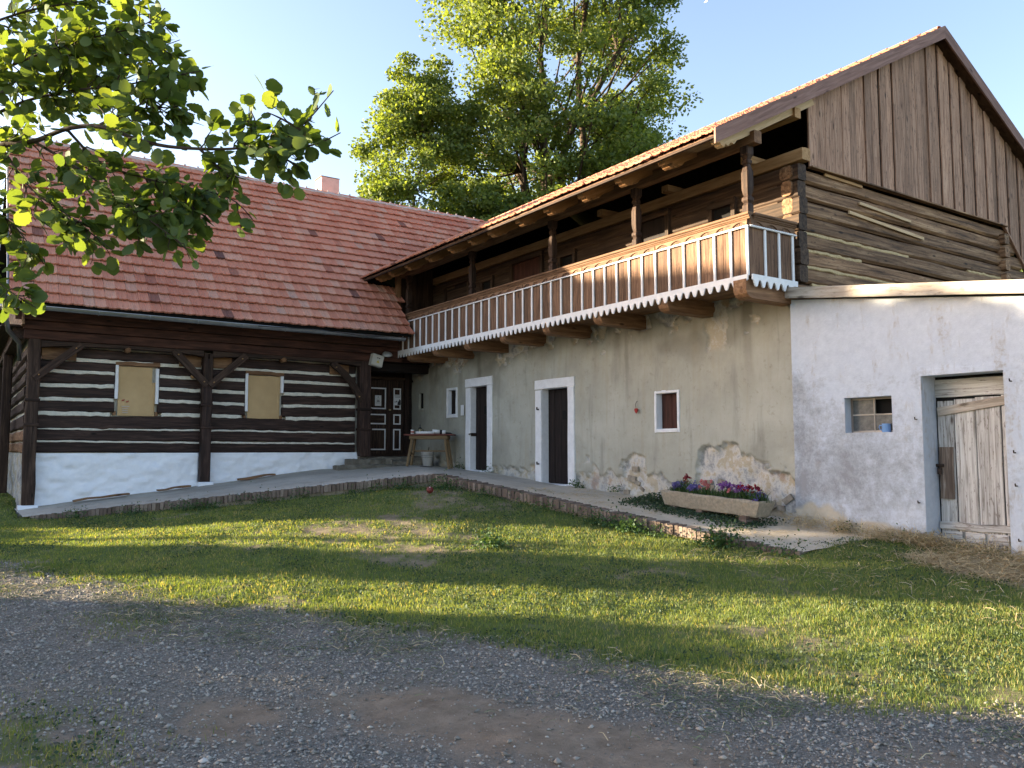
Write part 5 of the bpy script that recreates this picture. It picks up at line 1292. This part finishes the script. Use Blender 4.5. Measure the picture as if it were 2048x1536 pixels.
# clover-like small broad leaves in the lawn
x = RNG.uniform(0, 10, 60000); y = RNG.uniform(3, 18, 60000); ok, dep = in_view(x, y); g, gv_, st_, _ = masks(x, y)
ok &= (g > .3) & (vnoise(x, y, 1.1, 63, 3) > .54) & (terrace_in(x, y) < .2); x, y = x[ok], y[ok]
C = np.stack([x, y, gridlocal_z(x, y) + RNG.uniform(.008, .035, len(x))], 1); V, F = leaf_quads(C, RNG.uniform(.014, .034, len(x)), RNG, .2)
obj('lawn_clover', npmesh('lawn_clover', V, F), 'ivy', None, None, label='small broad leaves spread through the lawn', cat='clover', kind='stuff')

# ================================================================== GRAVEL
def stones(name, x, y, s, mat, label, cat):
    n = len(x); base = np.array([(1, 0, 0), (-1, 0, 0), (0, 1, 0), (0, -1, 0), (0, 0, 1), (0, 0, -1)], float)
    Vv = base[None] * RNG.uniform(.65, 1.15, (n, 6, 1)) + RNG.normal(0, .16, (n, 6, 3))
    ang = RNG.uniform(0, 2 * np.pi, n); ca, sa = np.cos(ang), np.sin(ang)
    X_ = Vv[..., 0] * 1.25; Y_ = Vv[..., 1]; Vv = np.stack([X_ * ca[:, None] - Y_ * sa[:, None], X_ * sa[:, None] + Y_ * ca[:, None], Vv[..., 2] * .72], -1) * s[:, None, None]
    Vv += np.stack([x, y, gridlocal_z(x, y) + s * .35], 1)[:, None, :]
    t = np.array([(0, 2, 4), (2, 1, 4), (1, 3, 4), (3, 0, 4), (2, 0, 5), (1, 2, 5), (3, 1, 5), (0, 3, 5)])
    F = (np.arange(n)[:, None, None] * 6 + t[None]).reshape(-1, 3)
    return obj(name, npmesh(name, Vv.reshape(-1, 3), F), mat, None, None, label=label, cat=cat, kind='stuff')
NS = 620000
x = RNG.uniform(-4.5, 8.5, NS); y = RNG.uniform(.6, 16, NS); ok, dep = in_view(x, y); ok &= RNG.random(NS) < np.clip((5.0 / np.maximum(dep, 3)) ** 1.6, .08, 1)
x, y, dep = x[ok], y[ok], dep[ok]; g, gv_, st_, tk = masks(x, y)
ok = RNG.random(len(x)) < np.clip(gv_, 0, 1) * .97 + .025 * (tk > .3); x, y, dep = x[ok], y[ok], dep[ok]
s = RNG.lognormal(math.log(.0058), .50, len(x)) * (1 + .04 * np.maximum(dep - 5, 0)); s = np.clip(s, .0035, .024)
stones('gravel', x, y, s, 'gravel', 'dark basalt gravel of the drive', 'gravel')
print('stones', len(x))

# ================================================================== STRAW AND CLIPPINGS
def straws(name, x, y, z, L, w, mat, label, cat, rng, lift=.25):
    n = len(x); az = rng.uniform(0, 2 * np.pi, n); el = rng.normal(0, lift, n)
    d = np.stack([np.cos(az) * np.cos(el), np.sin(az) * np.cos(el), np.abs(np.sin(el))], 1) * L[:, None]; t = np.stack([-np.sin(az), np.cos(az), rng.normal(0, .4, n)], 1) * w
    C = np.stack([x, y, z], 1); mid = C + d * .5 + np.stack([0 * x, 0 * x, L * .12], 1)
    V = np.stack([C - t, C + t, mid + t, mid - t, C + d + t, C + d - t], 1).reshape(-1, 3); a = np.arange(n) * 6
    F = np.r_[np.stack([a, a + 1, a + 2, a + 3], 1), np.stack([a + 3, a + 2, a + 4, a + 5], 1)]
    return obj(name, npmesh(name, V, F), mat, None, None, label=label, cat=cat, kind='stuff')
rng = np.random.default_rng(9); x = rng.uniform(7.5, 13.2, 60000); y = rng.uniform(2.8, 7.6, 60000); _, _, st_, _ = masks(x, y)
front = ((x - SO.x) * SN.x + (y - SO.y) * SN.y)
ok = (rng.random(60000) < st_ * .8 + .02) & (front > .02) & (front < 3); x, y, fr_ = x[ok], y[ok], front[ok]
heap = .10 * np.exp(-((fr_ - .15) / .28) ** 2) * vnoise(x, y, 1.6, 65, 2)
straws('straw', x, y, gridlocal_z(x, y) + rng.uniform(0, .03, len(x)) + heap * rng.random(len(x)), rng.uniform(.06, .2, len(x)), .0028, 'straw', 'loose straw scattered in front of the shed door', 'straw', rng)
# tufts of straw at the wall foot
x = np.r_[rng.normal(10.28, .12, 900), rng.normal(10.2, .1, 260), rng.normal(10.2, .13, 420), rng.normal(10.1, .14, 250), rng.normal(10.35, .15, 600)]; y = np.r_[rng.normal(5.85, .15, 900), rng.normal(7.0, .12, 260), rng.normal(6.35, .16, 420), rng.normal(7.5, .16, 250), rng.normal(5.2, .3, 600)]
fr_ = (x - SO.x) * SN.x + (y - SO.y) * SN.y; ok = fr_ > -.1; x, y = x[ok], y[ok]
zz = np.maximum(gridlocal_z(x, y), np.array([tz(a, b) if (b > 6.4) else -9 for a, b in zip(x, y)]))
straws('straw_tufts', x, y, zz + rng.random(len(x)) * .12, rng.uniform(.08, .22, len(x)), .0028, 'straw', 'little heaps of straw at the foot of the shed wall', 'straw', rng, .4)
# mown clippings lying on the gravel
x = rng.uniform(-1, 8, 220000); y = rng.uniform(.8, 12, 220000); dd = x - np.interp(y, GE_Y, GE_X); ok, dep = in_view(x, y)
ok &= (dd < .1) & (dd > -1.7) & (rng.random(220000) < .6 * np.exp(-((dd + .6) / .55) ** 2) * sstep(.35, .6, vnoise(x, y, 1.2, 67, 3)) + .02); x, y = x[ok], y[ok]
straws('grass_clippings', x, y, gridlocal_z(x, y) + rng.uniform(.012, .03, len(x)), rng.uniform(.025, .08, len(x)), .0022, 'clip', 'mown grass clippings strewn on the gravel edge', 'clippings', rng, .15)
ok = rng.random(len(x)) < .10; x, y = x[ok], y[ok]
straws('dry_stalks', x, y, gridlocal_z(x, y) + rng.uniform(.018, .04, len(x)), rng.uniform(.05, .16, len(x)), .0022, 'straw', 'pale dry stalks strewn over the gravel edge', 'stalks', rng, .15)
# straw lines on the terrace
x = rng.uniform(8.6, 10.3, 2500); y = rng.uniform(6.6, 13, 2500); ok = (vnoise(x * 1, y * 1, 1.7, 69, 3) > .56) & (terrace_in(x, y) > .5); x, y = x[ok], y[ok]
straws('terrace_litter', x, y, np.array([tz(a, b) for a, b in zip(x, y)]) + .008, rng.uniform(.04, .12, len(x)), .0022, 'straw', 'thin straw litter on the terrace paving', 'litter', rng, .1)
obj('fallen_leaf', mesh('fallen_leaf', [(0, 0, 0), (.06, .02, .02), (.10, .0, .01), (.06, -.03, .03), (.05, -.005, .0)], [(0, 4, 1), (4, 2, 1), (0, 3, 4), (4, 3, 2)]), 'straw', None, Matrix.Translation((7.35, 5.15, gzf(7.35, 5.15) + .05)) @ Matrix.Scale(1.1, 4), label='single pale dry leaf lying on the lawn', cat='leaf')
obj('litter_scrap', mesh('litter_scrap', [(0, 0, 0), (.16, .01, .012), (.15, .05, .02), (.08, .04, .03), (.02, .05, .01)], [(0, 1, 2, 3, 4)]), 'plastic', None, Matrix.Translation(sp(1.62, .22, .40)), label='small white scrap lying by the shed wall', cat='litter')

# ================================================================== TREES
def make_tree(name, label, base, H, cz, rx, rz_, ncl, nleaf, lsize, seed, stems=((0, 0),), cat='tree', group=None, mat='leafbig', trunk_r=.35, clr=.75, sq=1.0, noise_cut=.0):
    rng = np.random.default_rng(seed); rt = root(name, base, label, cat, group); base = np.array(base, float)
    V = []; F = []; c = 0; ends = []
    def add(P, R, sides=5):
        nonlocal c
        v, f = tube_np(P, R, sides); V.extend(v); F.extend([tuple(i + c for i in q) for q in f]); c += len(v)
    tops = []
    for (sx, sy) in stems:
        top = np.array([sx, sy, H * .86]); n = 9; P = [np.array([sx * .25, sy * .25, 0]) * (1 - k / n) + (np.array([sx * .25, sy * .25, 0]) + (top - np.array([sx * .25, sy * .25, 0])) * (k / n)) * (k / n) + np.array([0, 0, H * .86 * k / n]) * (1 - k / n) + rng.normal(size=3) * .012 * H * np.array([1, 1, 0]) * (k > 0) for k in range(n + 1)]
        P = np.array(P); R = trunk_r * (1 - np.linspace(0, 1, n + 1) * .88); add(P, R, 7); tops.append((P, R))
    # clump centres in the crown, biased to the shell
    cen = []
    while len(cen) < ncl:
        p = rng.normal(size=3); p /= np.linalg.norm(p); r = rng.uniform(.25, 1) ** .45; q = p * r
        if vnoise(np.array([np.arctan2(q[1], q[0]) * 1.3 + 9]), np.array([q[2] * 2.2 + 5]), 1.3, seed, 2)[0] < noise_cut: continue
        sqz = 1 - .25 * max(0, q[2]) if sq else 1
        cen.append((q[0] * rx * sqz, q[1] * rx * sqz, cz + q[2] * rz_))
    cen = np.array(cen)
    for q in cen:
        P, R = tops[int(np.argmin([np.hypot(q[0] - t[0][-1][0], q[1] - t[0][-1][1]) + rng.uniform(0, 1.0) for t in tops]))]
        za = q[2] - rng.uniform(.35, .8) * np.hypot(q[0], q[1]) - .3; k = int(np.clip(np.searchsorted(P[:, 2], za), 1, len(P) - 2))
        s_ = P[k]; m1 = s_ * .55 + q * .45 + np.array([0, 0, -.08 * np.linalg.norm(q - s_)]) + rng.normal(size=3) * .15; m2 = s_ * .22 + q * .78 + rng.normal(size=3) * .15
        r0 = min(R[k] * .5, .03 + .016 * np.linalg.norm(q - s_)); add(np.array([s_, m1, m2, q]), [r0, r0 * .6, r0 * .35, r0 * .15], 4)
    obj('trunk', mesh('trunk', V, F, True), 'bark', rt, Matrix.Translation(Vector(base)))
    per = nleaf // ncl; C = np.repeat(cen, per, 0); off = rng.normal(size=(len(C), 3)); off /= np.linalg.norm(off, axis=1)[:, None]
    rad_ = rng.random(len(C)) ** (1 / 2.2) * np.repeat(rng.uniform(.6, 1.3, ncl), per) * clr
    C = C + off * rad_[:, None] * np.array([1.15, 1.15, .7]); C = C - np.array([0, 0, 1]) * 0
    v, f = leaf_quads(C, rng.uniform(.7, 1.3, len(C)) * lsize, rng, .25)
    obj('crown', npmesh('crown', v, f), mat, rt, Matrix.Translation(Vector(base))); return rt
make_tree('maple_tree', 'tall spreading maple tree rising behind the granary roof', (23.5, 31.4, .3), 31, 18.5, 6.1, 14.0, 520, 150000, .175, 3, stems=((-2.2, 1.3), (-.2, .0), (1.6, -1.0), (2.8, -2.0)), trunk_r=.42, clr=1.0, noise_cut=.36, sq=0)
make_tree('maple_tree', 'slender sunlit yellow-green tree left of the tall maple', (16.6, 32.3, .3), 19.2, 12.4, 2.75, 6.8, 170, 52000, .165, 4, trunk_r=.22, clr=.8, noise_cut=.2)
make_tree('young_tree', 'low bright green tree peeking over the roof valley', (19.4, 29.8, .3), 14.0, 9.2, 2.4, 4.2, 60, 12000, .20, 5, trunk_r=.18, clr=.8)
make_tree('distant_tree', 'tree top showing at the right edge behind the gable', (49.0, 20.2, .3), 18.2, 12, 3.0, 6, 60, 8000, .30, 6, trunk_r=.3, clr=1.0)
make_tree('distant_tree', 'yellow-green tree behind the brown shed at the left edge', (-1.5, 48.5, .3), 10, 5.5, 4.0, 4.2, 70, 9000, .30, 8, trunk_r=.25, clr=1.0)
# unseen trees added west of the yard to shape the sun patches
def qt(q, t): return (-.707 * t + .707 * q, .707 * t + .707 * q, .3)
for k, (q, t, H, cz, rx, rz_, cl_, lab) in enumerate(((9.5, 26, 8.7, 4.3, .35, 4.3, .6, 'narrow columnar sun-blocking tree'), (11.0, 30, 8.8, 7.05, 1.0, 1.55, .7, 'high-crowned sun-blocking tree'), (11.0, 27, 3.0, 1.4, 1.4, 1.0, .7, 'small sun-blocking bush'))):
    make_tree('sun_blocker_tree', lab + ' added out of view west of the yard', qt(q, t), H, cz, rx, rz_, 90, 15000, .36, 30 + k, trunk_r=.18, clr=cl_, group='unseen sun-blocking trees west of the yard')
hg = root('sun_blocker_hedge', qt(2.2, 26), 'tall dense hedge added out of view west of the yard to block the sun', 'hedge')  # unseen hedge added, top height shaped to keep sun off the drive
rg = np.random.default_rng(61); nh = 16000
hq, ht, hz_ = rg.uniform(-4, 7.3, nh), 26 + rg.normal(0, .45, nh), rg.uniform(0.1, 1, nh) ** .8
hz_ = hz_ * (4.25 + .8 * sstep(5.7, 4.9, hq) + .25 * (vnoise(hq, hq * 0, .9, 64, 2) - .5)) + .2
HC = np.stack([-.707 * ht + .707 * hq, .707 * ht + .707 * hq, hz_], 1); v, f = leaf_quads(HC, rg.uniform(.2, .4, nh), rg); obj('hedge_leaves', npmesh('hedge_leaves', v, f), 'leafbig', hg)
for k in range(12): tube('hedge_stem', [(-.707 * 26 + .707 * (-3.5 + k * .9), .707 * 26 + .707 * (-3.5 + k * .9), .1), (-.707 * 26 + .707 * (-3.4 + k * .9), .707 * 26 + .707 * (-3.4 + k * .9), 3.2)], [.06, .02], 'bark', hg, 6)
barn = root('sun_blocker_barn', qt(16.5, 31), 'tall barn added out of view west of the yard to block the sun', 'barn')  # unseen barn added, its ridge set to place the shadow edge
def bq(q, t, z): p = qt(q, t); return (p[0], p[1], z)
for (a_, b_) in (((12.1, 27), (21, 27)), ((21, 27), (21, 35)), ((21, 35), (12.1, 35)), ((12.1, 35), (12.1, 27))):
    p_, q_ = Vector(bq(*a_, 0)), Vector(bq(*b_, 0)); L_ = (q_ - p_).length
    plate('wall', [(0, 0), (L_, 0)] + ([(L_, 7.0), (L_ / 2, 9.5), (0, 7.0)] if a_[0] == b_[0] else [(L_, 7.0), (0, 7.0)]), .12, 'shedbrown', barn, frame(p_, q_ - p_))
for (ta_, tb_) in ((26.5, 31), (35.5, 31)):
    V = [Vector(bq(11.9, ta_, 6.75)), Vector(bq(21.3, ta_, 6.75)), Vector(bq(21.3, tb_, 9.56)), Vector(bq(11.9, tb_, 9.56))]; V += [v + Vector((0, 0, .1)) for v in V]
    obj('roof_slope', mesh('roof_slope', V, [(3, 2, 1, 0), (4, 5, 6, 7), (0, 1, 5, 4), (1, 2, 6, 5), (2, 3, 7, 6), (3, 0, 4, 7)]), 'tile', barn)

# brown shed far left
bs = root('brown_shed', (-1.5, 37, .3), 'small brown board shed with dark tiled roof at the left edge', 'shed')
blk('wall', -5.2, 2.1, 36.0, 36.1, .2, 3.6, 'shedbrown', bs, axis=2)
for k in range(24): blk('board', -5.2 + k * .304, -5.2 + k * .304 + .295, 35.95, 36.0, .2, 3.6, 'shedbrown', bs, .006)
plate('roof', [(0, 0), (7.7, 0), (7.7, .12), (0, .12)], 3.2, 'darktile', bs, frame((-5.4, 35.5, 3.5), (1, 0, 0), (0, -.6, .8)))
for r in range(9):
    for c_ in range(30): blk('tile', -5.4 + c_ * .256, -5.4 + c_ * .256 + .235, 35.46 + r * .27, 35.75 + r * .27, 3.64 + r * .20, 3.69 + r * .20, 'darktile', bs, .01, axis=1) if r < 9 else None

# ================================================================== HAZEL BRANCHES overhanging from the left
HB = {
'B1': [(-0.57, 7.0, 3.22), (-0.26, 6.53, 3.46), (0.14, 6.01, 3.52), (0.32, 5.78, 3.5), (0.46, 5.55, 3.55), (0.63, 5.38, 3.55), (0.8, 5.21, 3.44), (0.93, 5.01, 3.36), (1.09, 4.85, 3.33), (1.27, 4.67, 3.31), (1.39, 4.52, 3.34), (1.52, 4.37, 3.38), (1.6, 4.3, 3.51), (1.66, 4.25, 3.6)],
'B2': [(0.32, 5.78, 3.5), (0.52, 5.54, 3.32), (0.69, 5.32, 3.14), (0.84, 5.17, 2.98), (0.98, 5.03, 2.85), (1.1, 4.96, 2.72)],
'B3': [(-0.6, 7.23, 3.71), (-0.15, 6.65, 3.97), (0.13, 6.33, 4.13), (0.39, 6.02, 4.22), (0.65, 5.72, 4.26), (0.91, 5.54, 4.33), (0.99, 5.48, 4.44)],
'B4': [(-0.26, 6.53, 3.46), (-0.02, 6.58, 3.8), (0.28, 6.36, 3.97), (0.55, 6.06, 4.0), (0.84, 5.74, 3.99), (1.08, 5.57, 4.05), (1.23, 5.47, 4.08)],
'B5': [(0.46, 5.55, 3.55), (0.67, 5.67, 3.39), (0.94, 5.5, 3.3), (1.18, 5.22, 3.2), (1.36, 5.1, 3.16), (1.46, 5.05, 3.02)],
'B6': [(-0.38, 6.51, 3.2), (0.02, 6.13, 3.17), (0.21, 5.89, 3.02), (0.31, 5.72, 2.84), (0.39, 5.68, 2.72)],
'B7': [(-0.38, 6.51, 3.2), (-0.09, 6.12, 2.77), (0.12, 5.87, 2.65), (0.25, 5.68, 2.51), (0.35, 5.61, 2.44)],
'B8': [(0.14, 6.01, 3.52), (0.3, 5.7, 3.17), (0.45, 5.49, 3.02), (0.6, 5.4, 2.89), (0.71, 5.28, 2.77)],
'B9': [(0.94, 5.5, 3.3), (0.9, 5.42, 3.08), (0.84, 5.48, 2.89)],
'B10': [(1.18, 5.22, 3.2), (1.06, 5.2, 3.02), (1.1, 5.19, 2.81)],
'B11': [(-0.47, 7.32, 4.32), (-0.06, 7.01, 4.65), (0.3, 6.75, 4.8), (0.66, 6.5, 4.87), (0.96, 6.29, 4.94)],
'B12': [(-0.02, 6.58, 3.8), (0.31, 6.67, 4.35), (0.62, 6.57, 4.47), (0.98, 6.32, 4.47), (1.22, 6.15, 4.58)],
'B14': [(1.39, 4.52, 3.34), (1.5, 4.4, 3.27), (1.6, 4.27, 3.28), (1.67, 4.16, 3.33)],
'B15': [(1.27, 4.67, 3.31), (1.36, 4.6, 3.45), (1.31, 4.62, 3.53)],
'B16': [(1.39, 4.52, 3.34), (1.47, 4.48, 3.23), (1.54, 4.44, 3.19)],
'B17': [(1.52, 4.37, 3.38), (1.42, 4.43, 3.45), (1.36, 4.47, 3.48)],
'B18': [(1.09, 4.85, 3.33), (1.23, 4.83, 3.2), (1.33, 4.76, 3.17)],
'B13': [(0.63, 5.38, 3.55), (0.81, 5.54, 3.74), (1.04, 5.5, 3.81), (1.18, 5.41, 3.75)],
}
hz = root('hazel_tree', (-.75, 7.4, .1), 'hazel tree reaching leafy branches into the picture from the left', 'tree')
rng = np.random.default_rng(77)
def smooth_path(P, n):
    P = np.asarray(P, float); L = np.r_[0, np.cumsum(np.linalg.norm(np.diff(P, axis=0), axis=1))]; t = np.linspace(0, L[-1], n)
    Q = np.stack([np.interp(t, L, P[:, k]) for k in range(3)], -1)
    for _ in range(2): Q[1:-1] = (Q[:-2] + 2 * Q[1:-1] + Q[2:]) / 4
    return Q
tube('trunk', [(-.75, 7.4, .05), (-.74, 7.4, 1.2), (-.68, 7.3, 2.4), (-.57, 7.0, 3.22)], [.11, .09, .07, .05], 'bark', hz, 8)
tube('trunk', [(-.80, 7.45, .05), (-.85, 7.6, 1.6), (-.7, 7.5, 3.0), (-.47, 7.32, 4.32)], [.08, .07, .05, .035], 'bark', hz, 8)
tube('trunk', [(-.70, 7.35, .05), (-.66, 7.2, 1.6), (-.55, 6.9, 2.6), (-.38, 6.51, 3.2)], [.08, .06, .045, .03], 'bark', hz, 8)
tube('trunk', [(-.78, 7.4, .05), (-.8, 7.5, 1.8), (-.6, 7.23, 3.71)], [.07, .06, .03], 'bark', hz, 8)
leafpos = []      # position, direction, size
DENS = {'B14': 6, 'B15': 4, 'B16': 5, 'B17': 4, 'B18': 8, 'B1': 26, 'B3': 56, 'B4': 60, 'B11': 46, 'B12': 52, 'B13': 30, 'B5': 30, 'B2': 26, 'B6': 22, 'B7': 22, 'B8': 26, 'B9': 14, 'B10': 14}
TW_V = []; TW_F = []; tc = 0
for nm, P in HB.items():
    L = float(np.linalg.norm(np.diff(np.array(P), axis=0), axis=1).sum()); Q = smooth_path(P, max(6, int(L / .07)))
    r0 = .026 if nm in ('B1',) else .016 if nm in ('B3', 'B4', 'B11', 'B12') else .009
    tube('branch', Q, list(np.linspace(r0, .003, len(Q))), 'bark', hz, 6)
    ntw = int(DENS[nm])
    for k in range(ntw):
        f = .12 + .88 * rng.random() ** .8; i = int(f * (len(Q) - 2)); s_ = Q[i]; d = Q[i + 1] - Q[i]; d /= np.linalg.norm(d) + 1e-9
        e = rng.normal(size=3); e -= (e @ d) * d; e /= np.linalg.norm(e) + 1e-9
        up_ = nm in ('B3', 'B4', 'B11', 'B12', 'B13')
        dirv = d * rng.uniform(.3, .9) + e * rng.uniform(.4, 1.0) + np.array([0, 0, .12 if up_ else -.25]); dirv /= np.linalg.norm(dirv)
        l = rng.uniform(.12, .34) * (1.15 if up_ else .85) * (1.1 - .5 * f); n = 5
        T_ = np.array([s_ + dirv * l * q / n + np.array([0, 0, -.05 * l * (q / n) ** 2]) + rng.normal(size=3) * .006 * (q > 0) for q in range(n + 1)])
        v, fc = tube_np(T_, np.linspace(.005, .0018, n + 1), 4); TW_V += v; TW_F += [tuple(a + tc for a in q) for q in fc]; tc += len(v)
        for q in range(1, n + 1):
            for _ in range(1 if q < n else 2):
                off = rng.normal(size=3); off /= np.linalg.norm(off); sz = rng.uniform(.05, .108)
                leafpos.append((T_[q] + off * .025, off * .8 + dirv * .6 + np.array([0, 0, -.25]), sz))
    for i in range(int(len(Q) * .45), len(Q)):
        off = rng.normal(size=3); off /= np.linalg.norm(off); leafpos.append((Q[i] + off * .02, off + np.array([0, 0, -.3]), rng.uniform(.055, .105)))
obj('twigs', mesh('twigs', TW_V, TW_F, True), 'bark', hz, kind='stuff')
def leaf_mesh(seed):
    rg = random.Random(seed); pts = [(0, 0, 0)]; n = 7
    prof = [(.0, .02), (.10, .27), (.30, .44), (.52, .47), (.72, .40), (.87, .24), (1.0, .0)]
    R_ = []; Lf = []
    for k, (t, w) in enumerate(prof):
        jw = w * (1 + rg.uniform(-.08, .08)); zz = -.10 * t * t
        R_.append((t, jw, zz + .22 * jw * .5)); Lf.append((t, -jw, zz + .22 * jw * .5))
        if 0 < k < 6: R_.append((t + .045, jw * .86, zz + .09 * jw)); Lf.append((t + .045, -jw * .86, zz + .09 * jw))
    mid = [(t, 0, -.10 * t * t) for t, _ in prof]
    V = mid + R_ + Lf; F = []; nm_ = len(mid); nr_ = len(R_)
    cR = nm_; cL = nm_ + nr_
    F.append(tuple(range(nm_)) + tuple(range(cR + nr_ - 2, cR - 1, -1))); F.append(tuple(range(nm_ - 1, -1, -1)) + tuple(range(cL, cL + nr_ - 1)))
    return V, F
LM = []
for k in range(4):
    V, F = leaf_mesh(k); me = mesh('leaf', V, F, True); me.materials.append(M['leafhazel']); LM.append((me, np.array(V), F))
def leaf_mx(p, d, s):
    x = np.asarray(d, float); x /= np.linalg.norm(x); z = np.array([0, 0, 1.0]) + rng.normal(size=3) * .55; z -= (z @ x) * x; z /= np.linalg.norm(z); y_ = np.cross(z, x)
    m = np.eye(4); m[:3, 0] = x * s; m[:3, 1] = y_ * s; m[:3, 2] = z * s; m[:3, 3] = p; return m
dist = [float(np.linalg.norm(l[0] - np.array([0, 0, 1.6]))) for l in leafpos]; order = np.argsort(dist)
V = []; F = []; c = 0
for rank, idx in enumerate(order):
    p, d, s_ = leafpos[idx]; m = leaf_mx(p, d, s_); me, vb, fb = LM[rank % 4]
    if rank < 300: link('leaf', me, hz, Matrix(m.tolist()))
    else:
        w = vb @ m[:3, :3].T + m[:3, 3]; V.append(w); F += [tuple(i_ + c for i_ in f) for f in fb]; c += len(vb)
obj('foliage', mesh('foliage', np.concatenate(V), F, True), 'leafhazel', hz, kind='stuff')
print('hazel leaves', len(leafpos))

# bird
bd = root('bird', (33.1, 29.8, 26.2), 'tiny pale bird flying at the top edge of the sky', 'bird')
obj('body', lathe_mesh([(.005, -.16), (.03, -.1), (.05, 0), (.04, .08), (.02, .12), (.004, .16)], 8), 'plastic', bd, Matrix.Translation((33.1, 29.8, 26.2)) @ Matrix.Rotation(.5, 4, 'Y'))
for s_ in (-1, 1): obj('wing', mesh('wing', [(0, 0, -.06), (0, 0, .06), (.06, s_ * .22, .03), (.08, s_ * .40, -.02), (.05, s_ * .2, -.06)], [(0, 1, 2, 3, 4)]), 'greypaint', bd, Matrix.Translation((33.1, 29.8, 26.2)))
